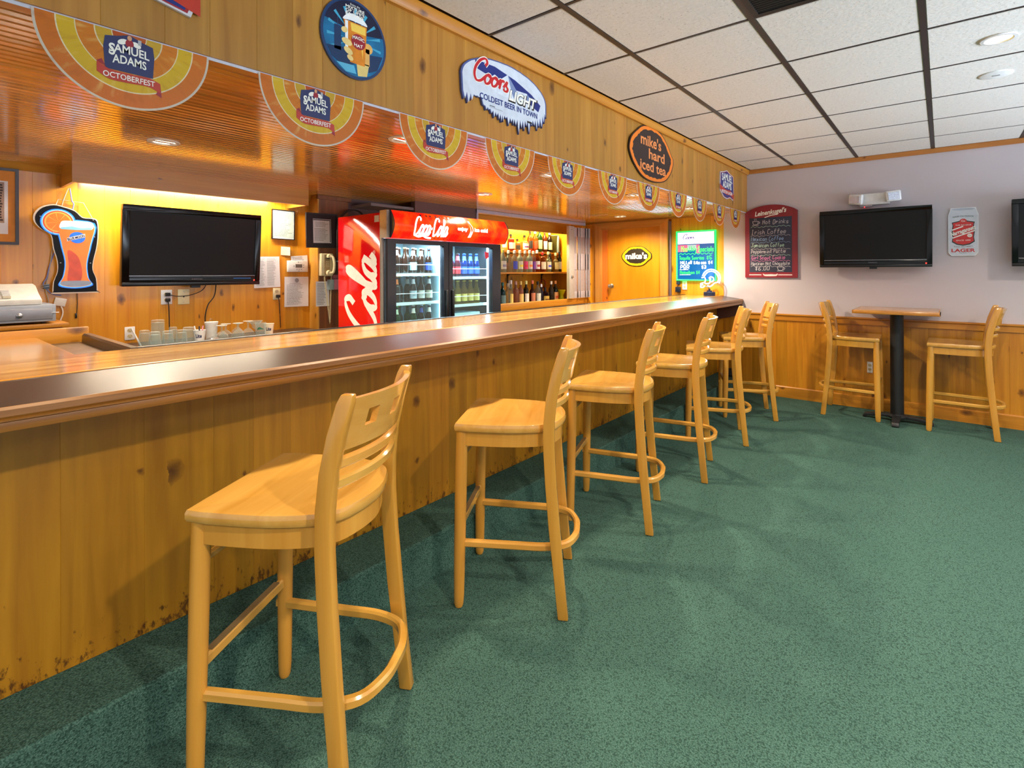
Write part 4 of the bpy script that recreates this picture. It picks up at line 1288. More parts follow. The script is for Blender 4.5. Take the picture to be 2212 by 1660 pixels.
# ------------------------------------------------------------------ televisions
def television(label, w, h, loc, rot, tilt=0.0, led=True, logo=True, blue=False):
    t = thing('wall_television', label, 'television', loc, rot, 'flat televisions hung on the walls')
    b = MB().box(-w / 2, w / 2, -h / 2, h / 2, 0.0, 0.045)
    b.build('housing', BLACK, t, bevel=0.004)
    bz = MB()
    s, bt = 0.040, 0.070
    for a in ((-w / 2, w / 2, h / 2 - s, h / 2), (-w / 2, -w / 2 + s, -h / 2 + 0.028, h / 2 - s), (w / 2 - s, w / 2, -h / 2 + 0.028, h / 2 - s), (-w / 2 + s, w / 2 - s, -h / 2 + 0.028, -h / 2 + bt)):
        bz.box(*a, 0.0452, 0.054)
    bz.build('bezel', GLOSSK, t, bevel=0.002)
    MB().box(-w / 2, w / 2, -h / 2, -h / 2 + 0.026, 0.0452, 0.056).build('speaker_bar', BLACK, t, bevel=0.003)
    MB().box(-w / 2 + s, w / 2 - s, -h / 2 + bt, h / 2 - s, 0.0453, 0.0475).build('screen', SCREEN, t)
    MB().box(-w / 2 + s, w / 2 - s, -h / 2 + bt - 0.0015, -h / 2 + bt + 0.0015, 0.0476, 0.0546).build('screen_edge', STEEL, t)
    if logo:
        MB().use(mat('tv_logo', (130, 130, 134), 0.4)).text('INSIGNIA', 0, -h / 2 + 0.046, 0.07, 0.009, 0.0546).build('lettering', None, t)
    if led:
        MB().lathe([(0.0, 0.003), (0.004, 0.002), (0.005, 0.0)], 10, (w / 2 - 0.045, -h / 2 + 0.034, 0.0545)).build('standby_light', mat('red_led', (255, 30, 20), 0.4, emit=12.0), t)
    MB().box(-0.03, 0.03, -h / 2 - 0.018, -h / 2, 0.010, 0.035).build('sensor', BLACK, t)
    if blue:
        MB().use(mat('tv_blue_line', (40, 110, 190), 0.3, emit=0.3)).rect(w / 2 - 0.20, w / 2 - 0.07, -h / 2 + 0.048, -h / 2 + 0.052, 0.0546).build('blue_line', None, t)  # thin blue line with slight emission on the lower bezel
    return t
television('black television on the lavender wall between chalkboard and can sign', 0.905, 0.575, (-0.524, YF - 0.09, 1.712), ROT_Y)
MB().box(-0.13, 0.13, -0.13, 0.13, -0.087, 0.0).build('bracket', BLACKM, bpy.data.objects['wall_television'])
t2 = television('black television cut off by the picture edge beside the can sign', 0.905, 0.575, (0.46 + 0.4525, YF - 0.09, 1.712), ROT_Y)
MB().box(-0.13, 0.13, -0.13, 0.13, -0.087, 0.0).build('bracket', BLACKM, t2)
t3 = television('black television tilted on the pine wall behind the bar', 0.905, 0.545, (-4.20, 1.435, 1.578), ROT_X, blue=True)
t3.rotation_euler = (R(90 + 3.0), R(0.3), R(90 + 1.5))
MB().box(-0.12, 0.12, -0.12, 0.12, -0.085, 0.0).build('bracket', BLACKM, t3)

# ------------------------------------------------------------------ emergency light
t = thing('emergency_light', 'white twin-head emergency light above the far television', 'emergency light', (-0.515, YF - 0.002, 2.105), ROT_Y)
b = MB().prism([(-0.135, -0.06), (0.12, -0.06), (0.12, 0.055), (-0.135, 0.055)], 0.0, 0.055, 'z')
b.build('body', WHITE, t, bevel=0.008)
MB().box(-0.125, -0.02, -0.075, -0.058, 0.005, 0.045).build('test_tab', mat('tab_grey', (160, 160, 170), 0.4), t)
for sx, rz in ((-0.155, -0.12), (0.15, 0.10)):
    hd = put('lamp_head', MB().prism([(-0.062, -0.052), (0.062, -0.052), (0.062, 0.052), (-0.062, 0.052)], -0.03, 0.02, 'z').mesh('lamp_head', bevel=0.014, mats=[WHITE]), t, (sx, 0.0 if sx < 0 else 0.01, 0.075))
    hd.rotation_euler = (R(8), R(-20 if sx < 0 else 15), rz)
    MB().prism([(-0.045, -0.036), (0.045, -0.036), (0.045, 0.036), (-0.045, 0.036)], 0.0205, 0.026, 'z').build('reflector', mat('lamp_lens_silver', (214, 220, 236), 0.15, 0.4, bump=0.6, bscale=60), hd)
MB().lathe([(0, 0.0), (0.004, 0.0), (0.004, 0.006), (0, 0.008)], 8, (-0.085, -0.078, 0.04)).build('indicator', mat('red_indicator', (255, 30, 30), 0.4, emit=8), t)

# ------------------------------------------------------------------ can-shaped lager sign
can = [(-0.082, -0.221), (0.082, -0.221), (0.104, -0.192), (0.106, 0.155), (0.092, 0.200), (0.090, 0.215), (0.084, 0.221), (-0.084, 0.221), (-0.090, 0.215), (-0.092, 0.200), (-0.106, 0.155), (-0.104, -0.192)]
o = board('lager_can_sign', 'flat metal sign cut out as a white and red lager can', 'sign', can, 0.006, mat('can_edge_white', (228, 230, 234), 0.35), (0.147, YW - 0.002, 1.744), ROT_Y)
pr = MB().use(mat('can_face', (206, 212, 222), 0.3, var=0.05)).poly([(0.95 * x, 0.975 * y) for x, y in can], 0.0064)
pr.use(mat('can_lid', (176, 184, 198), 0.25)).ellipse(0, 0.207, 0.080, 0.010, 0.0068)
sh = [(-0.080, -0.092), (-0.045, -0.118), (0.0, -0.128), (0.045, -0.118), (0.080, -0.092), (0.074, -0.05), (0.080, 0.0), (0.074, 0.06), (0.080, 0.088), (0.03, 0.100), (0.0, 0.118), (-0.03, 0.100), (-0.080, 0.088), (-0.074, 0.06), (-0.080, 0.0), (-0.074, -0.05)]
pr.use(mat('can_dark', (36, 52, 50), 0.35)).poly(sh, 0.0070)
pr.use(mat('can_red', (206, 46, 44), 0.35)).poly([(0.91 * x, 0.92 * y) for x, y in sh], 0.0073).ellipse(0.0, 0.100, 0.024, 0.020, 0.0076)
pr.use(INK).ellipse(0.045, -0.035, 0.017, 0.017, 0.0076)
pr.build('printed_face', None, o)
l_ = MB().use(INK)
l_.text('THE FAMOUS', 0, 0.062, 0.11, 0.011, 0.0078, bold=0.01).text('Narragansett', 0.0, 0.004, 0.185, 0.050, 0.0082, shear=0.2, bold=0.03, rot=0.36).text('SINCE 1890', 0, -0.078, 0.10, 0.011, 0.0078, bold=0.01)
l_.stroke([(-0.075, -0.055), (0.08, 0.008)], 0.010, 0.0079).stroke([(-0.078, 0.018), (0.0, 0.050)], 0.010, 0.0079)
l_.text('Gs', 0.0, 0.100, 0.028, 0.018, 0.008)
l_.build('lettering', None, o)
l_ = MB()
l_.use(mat('can_red2', (200, 40, 40), 0.35)).text('LAGER', 0, -0.170, 0.165, 0.032, 0.0076, bold=0.03).text('Gs', 0.045, -0.035, 0.020, 0.015, 0.008)
l_.build('can_lettering', None, o)
l_ = MB()
l_.use(mat('can_green', (60, 86, 80), 0.4)).text('MADE ON HONOR', 0, 0.136, 0.145, 0.014, 0.0076, arc=0.008).build('motto_lettering', None, o)
MB().use(MATS['can_green']).text('SOLD ON MERIT', 0, -0.132, 0.13, 0.011, 0.0076, arc=-0.006).build('motto_lettering', None, o)
MB().use(MATS['can_green']).text('BEER', 0, -0.194, 0.05, 0.006, 0.0076).build('motto_lettering', None, o)

def outlet(label, loc, rot, w=0.07, h=0.105, m=None, sockets=True, screws=True):
    t = thing('wall_outlet', label, 'outlet', loc, rot)
    MB().box(-w / 2, w / 2, -h / 2, h / 2, 0, 0.006).build('plate', m or CREAM, t, bevel=0.002)
    if sockets:
        for s in (-1, 1):
            f = MB()
            f.prism([(x, y + s * 0.020) for x, y in oval(0.016, 0.014, 14)], 0.006, 0.0078, 'z')
            so = f.build('socket', mat('socket_face', (206, 190, 150), 0.4), t)
            MB().use(INKB).rect(-0.0075, -0.005, s * 0.020 - 0.002, s * 0.020 + 0.006, 0.0081).rect(0.005, 0.0075, s * 0.020 - 0.002, s * 0.020 + 0.006, 0.0081).ellipse(0, s * 0.020 - 0.007, 0.0025, 0.0025, 0.0081, 8).build('slots', None, so)
    elif screws:
        for s in (-1, 1):
            MB().lathe([(0.003, 0.006), (0.003, 0.0072)], 8, (0, s * 0.04, 0)).build('screw', STEEL, t)
        MB().lathe([(0.005, 0.006), (0.005, 0.0075)], 10).build('jack', INKB, t)
    return t
outlet('small white outlet on the wainscot behind the pub table', (-0.5625, YF - 0.011, 0.42), ROT_Y, 0.045, 0.11, WHITE)

# ------------------------------------------------------------------ door sign, menu board, neon
lem2 = catmull([(-0.215, 0.0), (-0.18, 0.06), (-0.10, 0.118), (0.0, 0.132), (0.10, 0.120), (0.175, 0.065), (0.215, 0.025), (0.212, -0.03), (0.175, -0.06), (0.10, -0.118), (0.0, -0.132), (-0.10, -0.116), (-0.175, -0.065)], 5, True)
o = board('lemon_door_sign', 'yellow lemon-shaped sign with black centre stuck on the door', 'sign', lem2, 0.008, mat('lemon_edge', (24, 20, 14), 0.4), (-3.103, YF - 0.002, 1.588), ROT_Y)
pr = MB().use(mat('lemon_yellow', (240, 206, 20), 0.3)).poly([(0.95 * x, 0.95 * y) for x, y in lem2], 0.0084)
random.seed(4)
pr.use(mat('lemon_black', (40, 34, 24), 0.4)).poly([(x * (0.79 + random.uniform(-.02, .02)), y * (0.76 + random.uniform(-.03, .03))) for x, y in lem2], 0.0088)
pr.build('printed_face', None, o)
MB().use(INK).text("mike's", 0, 0.004, 0.31, 0.085, 0.0092, bold=0.04).build('lettering', None, o)

t = thing('led_menu_board', 'glowing menu board with green light border and handwritten specials', 'menu board', (-2.305, YF - 0.012, 1.576), ROT_Y)
MB().box(-0.225, 0.225, -0.285, 0.285, 0.0, 0.030).build('case', BLACK, t, bevel=0.004)
MB().use(mat('neon_white_panel', (236, 236, 255), 0.4, emit=0.75, ecol=(232, 234, 255))).rect(-0.222, 0.222, 0.145, 0.288, 0.0305).build('header_panel', None, t)
MB().use(mat('glowing_blue_panel', (14, 70, 130), 0.15, emit=0.30, ecol=(20, 110, 190))).rect(-0.222, 0.222, -0.288, 0.145, 0.0305).build('writing_panel', None, t)
pr = MB().use(mat('panel_pink', (220, 90, 130), 0.4, emit=0.4)).rect(-0.22, -0.10, 0.05, 0.135, 0.0308).rect(0.01, 0.05, 0.03, 0.135, 0.0308)
pr.use(mat('panel_grey', (150, 170, 190), 0.4, emit=0.3)).rect(-0.10, 0.01, 0.07, 0.135, 0.0308)
pr.build('printed_face', None, t)
l_ = MB().use(mat('header_ink', (90, 84, 170), 0.4, emit=0.25, ecol=(120, 110, 200)))
script(l_, 'Coors', -0.165, 0.205, 0.026, 0.0312, 0.26, 0.2)
l_.use(mat('header_ink_pale', (180, 176, 226), 0.4, emit=0.5, ecol=(200, 196, 240))).text('LIGHT', 0.085, 0.222, 0.15, 0.036, 0.0312, shear=0.25)
l_.use(MATS['header_ink']).text("The World's Most Refreshing Beer", 0.0, 0.180, 0.33, 0.014, 0.0312, shear=0.1)
gm = mat('marker_green', (40, 240, 90), 0.4, emit=1.0, ecol=(30, 240, 80))
wm = mat('marker_white', (240, 255, 240), 0.4, emit=0.9)
l_.use(gm)
hand(l_, 'Monthly', -0.18, 0.055, 0.065, 0.20, 0.0313, 0.008)
hand(l_, 'Specials', 0.03, 0.050, 0.060, 0.19, 0.0313, 0.008)
l_.stroke(catmull([(-0.205 + 0.024 * i, 0.022 + (0.010 if i % 2 else -0.006)) for i in range(18)], 3), 0.006, 0.0313)
hand(l_, 'Tequila Sunrise', -0.205, -0.045, 0.042, 0.31, 0.0313, 0.007)
hand(l_, '$5', 0.13, -0.045, 0.042, 0.07, 0.0313, 0.007)
l_.use(wm)
hand(l_, 'MiLLeR', -0.19, -0.100, 0.036, 0.15, 0.0313, 0.008)
hand(l_, 'Lite can', -0.02, -0.100, 0.036, 0.15, 0.0313, 0.008)
hand(l_, '$4', 0.15, -0.100, 0.036, 0.06, 0.0313, 0.008)
hand(l_, 'PBR', -0.19, -0.158, 0.042, 0.12, 0.0313, 0.008)
hand(l_, '$3', 0.07, -0.155, 0.038, 0.06, 0.0313, 0.008)
l_.stroke([(-0.195, -0.17), (-0.09, -0.17)], 0.005, 0.0313).stroke([(-0.195, -0.232), (-0.06, -0.230)], 0.005, 0.0313)
l_.use(gm)
hand(l_, 'Heineken $4', -0.195, -0.220, 0.038, 0.25, 0.0313, 0.007)
l_.build('lettering', None, t)
gb = mat('green_led_border', (40, 255, 120), 0.4, emit=3.2, ecol=(10, 255, 70))
MB().tube([(-0.236, -0.296, 0.024), (0.236, -0.296, 0.024), (0.236, 0.298, 0.024), (-0.236, 0.298, 0.024)], 0.011, 8, True).build('light_border', gb, t)
light('menu_glow', 'AREA', (0.0, 0.0, 0.06), 2.5, (0.55, 0.85, 1.0), 0.35, parent=t, sizey=0.5, rot=(R(180), 0, 0))

t = thing('neon_table_sign', 'white neon tube sculpture of a curled arch on a dark round base', 'neon sign', (-2.105, 6.16, 1.1005))
MB().lathe([(0.066, 0.0), (0.066, 0.042), (0.062, 0.046), (0.030, 0.046), (0.030, 0.062), (0.012, 0.062), (0.012, 0.082), (0.0, 0.082)], 24).build('base', mat('neon_base_blue_black', (26, 36, 66), 0.3), t)
nm_ = mat('white_neon', (236, 236, 255), 0.4, emit=2.6, ecol=(215, 222, 255))
def neon(pts, r=0.0065, name='neon_tube'):
    MB().tube([(x, 0.0, z) for x, z in catmull(pts, 6)], r, 8).build(name, nm_, t)
neon([(-0.08, 0.232), (-0.055, 0.275), (-0.01, 0.305), (0.05, 0.305), (0.105, 0.268), (0.125, 0.215), (0.118, 0.165), (0.112, 0.148)])
neon([(-0.062, 0.222), (-0.035, 0.262), (0.0, 0.284), (0.045, 0.284), (0.088, 0.252), (0.104, 0.208), (0.098, 0.160)])
neon([(-0.09, 0.212), (-0.055, 0.212), (-0.045, 0.180), (-0.055, 0.150), (-0.03, 0.140), (0.0, 0.148), (0.012, 0.175)])
neon([(-0.005, 0.205), (0.02, 0.222), (0.048, 0.205), (0.045, 0.175), (0.02, 0.165), (0.005, 0.185), (0.018, 0.202)])
neon([(-0.07, 0.152), (-0.10, 0.140), (-0.098, 0.122), (-0.075, 0.130), (-0.10, 0.118), (-0.10, 0.098), (-0.07, 0.100), (-0.058, 0.116)])
neon([(-0.022, 0.118), (0.005, 0.108), (0.03, 0.122), (0.06, 0.148), (0.098, 0.160)])
MB().tube([(0, 0, 0.08), (-0.008, 0, 0.098), (-0.045, 0, 0.112), (-0.06, 0, 0.12)], 0.004, 6).build('stem', BLACK, t)
light('neon_glow', 'POINT', (0.02, -0.05, 0.2), 0.9, (0.66, 0.72, 1.0), 0.06, parent=t)
outlet('green-lit outlet plate under the glowing menu board', (-2.455, YF - 0.002, 1.215), ROT_Y, 0.06, 0.11, WHITE)
t = thing('power_adapter', 'dark plug-in adapter with cord under the menu board', 'adapter', (-2.53, YF - 0.002, 1.18), ROT_Y)
MB().box(-0.02, 0.02, 0.045, 0.095, 0.0, 0.03).build('plug', mat('adapter_blue_black', (30, 52, 70), 0.4), t, bevel=0.003)
MB().box(-0.03, 0.03, -0.05, 0.015, 0.0, 0.045).build('body', mat('adapter_navy', (22, 34, 54), 0.4), t, bevel=0.004)
MB().tube([(-0.01, 0.01, 0.02), (-0.005, 0.04, 0.02), (0.0, 0.05, 0.015)], 0.004, 6).build('cord', CABLE, t)
# ------------------------------------------------------------------ pine wall behind the bar: sign, frames, papers
XW = XB + 0.002
# pint-shaped light-up sign
out_ = catmull([(-0.02, 0.255), (0.035, 0.235), (0.075, 0.195), (0.125, 0.192), (0.152, 0.175), (0.156, 0.09), (0.148, 0.0), (0.130, -0.09), (0.128, -0.15), (0.146, -0.205), (0.150, -0.285), (0.148, -0.292),
                (-0.072, -0.292), (-0.074, -0.285), (-0.070, -0.22), (-0.052, -0.16), (-0.052, -0.09), (-0.070, -0.01), (-0.082, 0.075), (-0.125, 0.105), (-0.158, 0.150), (-0.158, 0.20), (-0.125, 0.245), (-0.07, 0.265)], 3, True)
t = thing('pint_light_sign', 'light-up sign of an orange beer pint with orange slice', 'sign', (XB + 0.05, 0.727, 1.56), ROT_X)
MB().prism(out_[::-1] if sum(out_[i][0] * out_[(i + 1) % len(out_)][1] - out_[(i + 1) % len(out_)][0] * out_[i][1] for i in range(len(out_))) < 0 else out_, -0.004, 0.002, 'z').build('clear_backing', mat('sign_edge_cream', (226, 210, 190), 0.3), t)
pr = MB().use(mat('sign_black', (12, 12, 20), 0.5, spec=0.2)).poly([(0.035 + (x - 0.035) * 0.955, y * 0.975) for x, y in out_], 0.0026)
glassp = catmull([(-0.035, 0.150), (0.125, 0.150), (0.112, 0.02), (0.092, -0.10), (0.098, -0.19), (0.115, -0.235), (0.04, -0.252), (-0.035, -0.235), (-0.018, -0.18), (-0.010, -0.09), (-0.03, 0.03)], 4, True)
cy1 = mat('sign_blue_glow', (20, 120, 230), 0.3, emit=0.45, ecol=(10, 110, 240))
cy2 = mat('sign_cyan_glow', (130, 210, 245), 0.3, emit=0.35, ecol=(100, 200, 245))
pr.use(cy1).poly([(0.04 + (x - 0.04) * 1.13, -0.04 + (y + 0.04) * 1.05) for x, y in glassp], 0.0029).ellipse(-0.045, 0.155, 0.086, 0.083, 0.0030)
pr.use(cy2).poly([(0.04 + (x - 0.04) * 1.06, -0.04 + (y + 0.04) * 1.025) for x, y in glassp], 0.0032).ellipse(-0.045, 0.155, 0.080, 0.077, 0.0033)
pr.use(mat('slice_rind', (226, 66, 20), 0.35, emit=0.3)).ellipse(-0.045, 0.155, 0.073, 0.071, 0.0036)
pr.use(mat('slice_pith', (250, 176, 70), 0.35, emit=0.12)).ellipse(-0.045, 0.155, 0.066, 0.064, 0.0038)
pr.use(mat('slice_flesh', (248, 110, 14), 0.35, emit=0.3, var=0.15, vscale=40)).ellipse(-0.045, 0.155, 0.058, 0.056, 0.0040)
for k in range(8):
    a = k * math.pi / 4 + 0.2
    pr.use(MATS['slice_pith']).poly([(-0.045, 0.155), (-0.045 + 0.056 * math.cos(a - .03), 0.155 + 0.054 * math.sin(a - .03)), (-0.045 + 0.056 * math.cos(a + .03), 0.155 + 0.054 * math.sin(a + .03))], 0.0042)
pr.use(mat('pint_orange', (240, 114, 8), 0.3, emit=0.3, var=0.22, vscale=12)).poly(glassp, 0.0046)
pr.use(mat('pint_shade', (206, 66, 4), 0.3, emit=0.1, var=0.2, vscale=18)).poly(catmull([(0.0, -0.02), (0.05, -0.06), (0.07, -0.15), (0.06, -0.215), (0.0, -0.215), (0.005, -0.12)], 5, True), 0.0049)
pr.use(mat('pint_foam', (226, 240, 248), 0.3, emit=0.15)).poly(catmull([(-0.035, 0.150), (-0.02, 0.165), (0.03, 0.166), (0.11, 0.165), (0.126, 0.150), (0.122, 0.118), (0.05, 0.112), (-0.034, 0.115)], 4, True), 0.0050)
pr.use(mat('pint_foam_blue', (130, 200, 232), 0.3, emit=0.1)).poly([(-0.034, 0.122), (0.02, 0.132), (0.07, 0.122), (0.121, 0.130), (0.120, 0.115), (0.05, 0.110), (-0.033, 0.112)], 0.0052)
pr.use(mat('pint_foot', (150, 160, 180), 0.3)).poly(catmull([(-0.02, -0.215), (0.10, -0.215), (0.112, -0.236), (0.04, -0.250), (-0.032, -0.236)], 4, True), 0.0053)
pr.use(mat('moon_blue', (20, 100, 200), 0.3, emit=0.5, ecol=(10, 90, 210), var=0.2, vscale=40)).ellipse(0.047, 0.062, 0.040, 0.036, 0.0056)
pr.use(FOAM).poly([(-0.004, 0.036), (0.086, 0.066), (0.086, 0.088), (-0.004, 0.058)], 0.0060)
pr.build('printed_face', None, t)
MB().use(NAVY).text('BLUE MOON', 0.041, 0.062, 0.088, 0.017, 0.0064, bold=0.03, rot=0.32).build('lettering', None, t)
for x, y in ((-0.13, 0.185), (0.128, 0.180), (0.134, 0.07), (-0.07, 0.09), (-0.035, -0.10), (0.113, -0.10)):
    MB().lathe([(0.004, 0.003), (0.003, 0.0055), (0, 0.006)], 8, (x, y, 0)).build('screw', STEEL, t)
MB().tube([(-0.055, 0.262, -0.004), (-0.04, 0.300, -0.03), (0.085, 0.290, -0.03), (0.125, 0.192, -0.004)], 0.002, 6).build('hanger_wire', CABLEG, t)
_inv = (Matrix.Translation((XB + 0.05, 0.727, 1.56)) @ Matrix.Rotation(R(90), 4, 'Z') @ Matrix.Rotation(R(90), 4, 'X')).inverted()
for pts_, r_, m_ in (([(XB + 0.03, 0.735, 1.935), (XB + 0.025, 0.715, 1.87), (XB + 0.02, 0.70, 1.80), (XB + 0.02, 0.665, 1.60), (XB + 0.02, 0.645, 1.42), (XB + 0.02, 0.628, 1.30), (XB + 0.02, 0.64, 1.22), (XB + 0.02, 0.638, 1.12)], 0.003, CABLEG),
                     ([(XB + 0.03, 0.742, 1.935), (XB + 0.025, 0.752, 1.86), (XB + 0.028, 0.755, 1.80), (XB + 0.020, 0.66, 1.50), (XB + 0.02, 0.632, 1.37), (XB + 0.02, 0.615, 1.33), (XB + 0.02, 0.635, 1.29), (XB + 0.02, 0.66, 1.265), (XB + 0.02, 0.70, 1.255)], 0.0035, mat('blue_grey_cable', (110, 120, 190), 0.4))):
    MB().tube([tuple(_inv @ Vector(q)) for q in catmull(pts_, 5)], r_, 6).build('cord', m_, t)
t = thing('binder_clip', 'small black binder clip gripping the cables beside the pint sign', 'clip', (XB + 0.008, 0.628, 1.313), ROT_X)
MB().prism([(-0.012, -0.014), (0.014, -0.016), (0.014, 0.016), (-0.012, 0.012)], 0.0, 0.026, 'z').build('jaw', BLACK, t)
MB().tube([(-0.03, 0.004, 0.02), (-0.01, 0.010, 0.027), (0.012, 0.014, 0.027)], 0.0016, 6).build('wire_arm', STEEL, t)
MB().tube([(-0.028, -0.006, 0.02), (-0.01, -0.002, 0.028), (0.012, 0.002, 0.027)], 0.0016, 6).build('wire_arm', STEEL, t)
t = thing('cable_box', 'small white square junction box with cord under the pint sign', 'junction box', (XB + 0.004, 0.695, 1.213), ROT_X)
MB().prism([(-0.034, -0.018), (0.022, -0.030), (0.034, 0.018), (-0.022, 0.032)], 0, 0.02, 'z').build('body', WHITE, t, bevel=0.003)
MB().tube(catmull([(0.004, -0.025, 0.012), (0.012, -0.05, 0.012), (0.012, -0.08, 0.012), (0.0, -0.12, 0.012), (-0.005, -0.15, 0.012)], 4), 0.004, 6).build('cord', WHITE, t)
t = thing('dangling_plug', 'thin dark cord with a small plug dangling below the pint sign', 'cord', (XB + 0.004, 0.775, 1.26), ROT_X)
MB().tube([(0.004, 0.015, 0.008), (0.006, -0.06, 0.008), (0.002, -0.125, 0.008)], 0.002, 6).build('cord', CABLE, t)
MB().box(-0.006, 0.004, -0.155, -0.123, 0.004, 0.013).build('plug', BLACK, t, bevel=0.001)

def framed(name, label, cat, loc, rot, w, h, fw, fm, mat_col, inner, depth=0.016):
    t = thing(name, label, cat, loc, rot)
    f = MB()
    for a in ((-w / 2, w / 2, h / 2 - fw, h / 2), (-w / 2, w / 2, -h / 2, -h / 2 + fw), (-w / 2, -w / 2 + fw, -h / 2 + fw, h / 2 - fw), (w / 2 - fw, w / 2, -h / 2 + fw, h / 2 - fw)):
        f.box(*a, 0, depth)
    f.build('frame', fm, t)
    MB().box(-w / 2 + fw * 0.9, w / 2 - fw * 0.9, -h / 2 + fw * 0.9, h / 2 - fw * 0.9, 0.001, depth * 0.55).build('mount', mat_col, t)
    if inner:
        inner(t, depth * 0.55 + 0.0004)
    return t
def lines(mb, x0, x1, y0, y1, n, z, m, ragged=0.35, th=0.35):
    mb.use(m)
    for i in range(n):
        y = y1 - (y1 - y0) * (i + 0.5) / n
        h = (y1 - y0) / n * th
        a = x0
        e = x1 - random.random() * ragged * (x1 - x0)
        while a < e:
            b = min(e, a + random.uniform(0.06, 0.2) * (x1 - x0))
            mb.rect(a, b, y - h / 2, y + h / 2, z)
            a = b + 0.02 * (x1 - x0)
random.seed(21)
def poster_inner(t, z):
    pr = MB().use(PAPER).rect(-0.112, 0.108, -0.165, 0.150, z)
    pr.use(mat('sepia_print', (176, 146, 128), 0.6, var=0.2, vscale=30)).rect(-0.095, 0.092, -0.10, 0.142, z + .0004)
    ink = mat('sepia_ink', (70, 50, 44), 0.6)
    pr.use(ink)
    for x in (-0.06, -0.02, 0.03, 0.074):
        for k in range(14):
            y = 0.13 - k * 0.016
            pr.rect(x + random.uniform(-.008, 0), x + random.uniform(.004, .012), y - 0.010, y, z + .0008)
    pr.build('print', None, t)
framed('framed_poster', 'dark-framed sepia poster on an orange mount at the wall corner', 'picture', (XB + 0.004, 0.352, 1.795), ROT_X, 0.31, 0.455, 0.016, mat('dark_frame_wood', (48, 30, 24), 0.35), mat('orange_mount', (222, 140, 44), 0.6), poster_inner)
def cert_inner(t, z):
    pr = MB().use(PAPER).rect(-0.083, 0.086, -0.108, 0.10, z)
    bd = mat('certificate_border', (96, 92, 104), 0.6)
    pr.use(bd)
    for i in range(12):
        pr.ellipse(-0.075 + i * 0.0138, 0.092, 0.008, 0.006, z + .0003, 10)
    for i in range(14):
        pr.ellipse(0.078, 0.085 - i * 0.0138, 0.006, 0.008, z + .0003, 10)
    lines(pr, -0.06, 0.06, 0.03, 0.075, 4, z + .0004, PAPERTXT)
    lines(pr, -0.07, 0.06, -0.09, 0.02, 9, z + .0004, PAPERTXT)
    pr.build('print', None, t)
framed('framed_certificate', 'certificate in a wide dark frame hung beside the cooler', 'picture', (XJ + 0.004, 2.413, 1.756), (R(90), R(-1.2), R(90)), 0.295, 0.30, 0.012, mat('black_brown_frame', (34, 22, 26), 0.35), mat('aubergine_mount', (38, 24, 34), 0.5), cert_inner)
def lic_inner(t, z):
    pr = MB().use(mat('pale_green_paper', (184, 200, 194), 0.6)).rect(-0.094, 0.090, -0.112, 0.118, z)
    lines(pr, -0.075, 0.075, -0.10, 0.105, 16, z + .0004, mat('paper_print_pale', (138, 152, 150), 0.8))
    pr.build('print', None, t)
framed('framed_licence', 'pale licence sheet in a thin black frame near the valance', 'picture', (XB + 0.004, 2.139, 1.797), (R(90), R(0.8), R(90)), 0.198, 0.25, 0.006, BLACK, PAPER, lic_inner)

def sheet(name, label, loc, w, h, n, rz=0.0, m=None, head=True, cols=1, curl=0.006, cat='paper'):
    mb = MB()
    nx = 6
    vs, fs = [], []
    for j in range(2):
        for i in range(nx + 1):
            u = i / nx
            vs.append((-w / 2 + w * u, -h / 2 + h * j, 0.0015 + curl * (u ** 2) * (1 - j * 0.6)))
    for i in range(nx):
        fs.append((i, i + 1, nx + 2 + i, nx + 1 + i))
    o = mb.add(vs, fs).build(name, m or PAPER, None, loc=loc, rot=(R(90), rz, R(90)))
    tag(o, label, cat)
    pr = MB()
    x0 = -w * 0.42
    for c_ in range(cols):
        a = -w * 0.42 + c_ * w * 0.84 / cols
        b = a + w * 0.84 / cols * 0.85
        lines(pr, a, b, -h * 0.44, h * (0.25 if head else 0.44), n, 0.0018 + curl, PAPERTXT)
    if head:
        pr.use(PAPERTXT).ellipse(0, h * 0.38, w * 0.08, w * 0.09, 0.0018 + curl, 12)
        lines(pr, -w * 0.3, w * 0.3, h * 0.26, h * 0.30, 1, 0.0018 + curl, PAPERTXT)
    if pr.v:
        pr.build('print', None, o)
    return o
sheet('phone_list', 'long two-column typed list taped beside the television', (XW, 2.003, 1.397), 0.214, 0.256, 26, R(-1.5), cols=2, head=False)
sheet('notice_sheet', 'official notice with a crest pinned under the thermostat', (XW, 2.258, 1.227), 0.214, 0.257, 18, R(0.6))
sheet('folded_notice', 'creased notice half hidden by the telephone cord', (XJ + 0.002, 2.420, 1.206), 0.122, 0.216, 14, R(0), head=False)
sheet('sticky_note', 'small blank cream sticky note above the thermostat', (XW, 2.160, 1.575), 0.077, 0.072, 0, R(3), mat('sticky_cream', (236, 230, 196), 0.7), head=False, curl=0.012, cat='note')
sheet('scribbled_card', 'scribbled white card tucked behind the thermostat', (XW, 2.285, 1.508), 0.150, 0.06, 4, R(-5), head=False, curl=0.002)

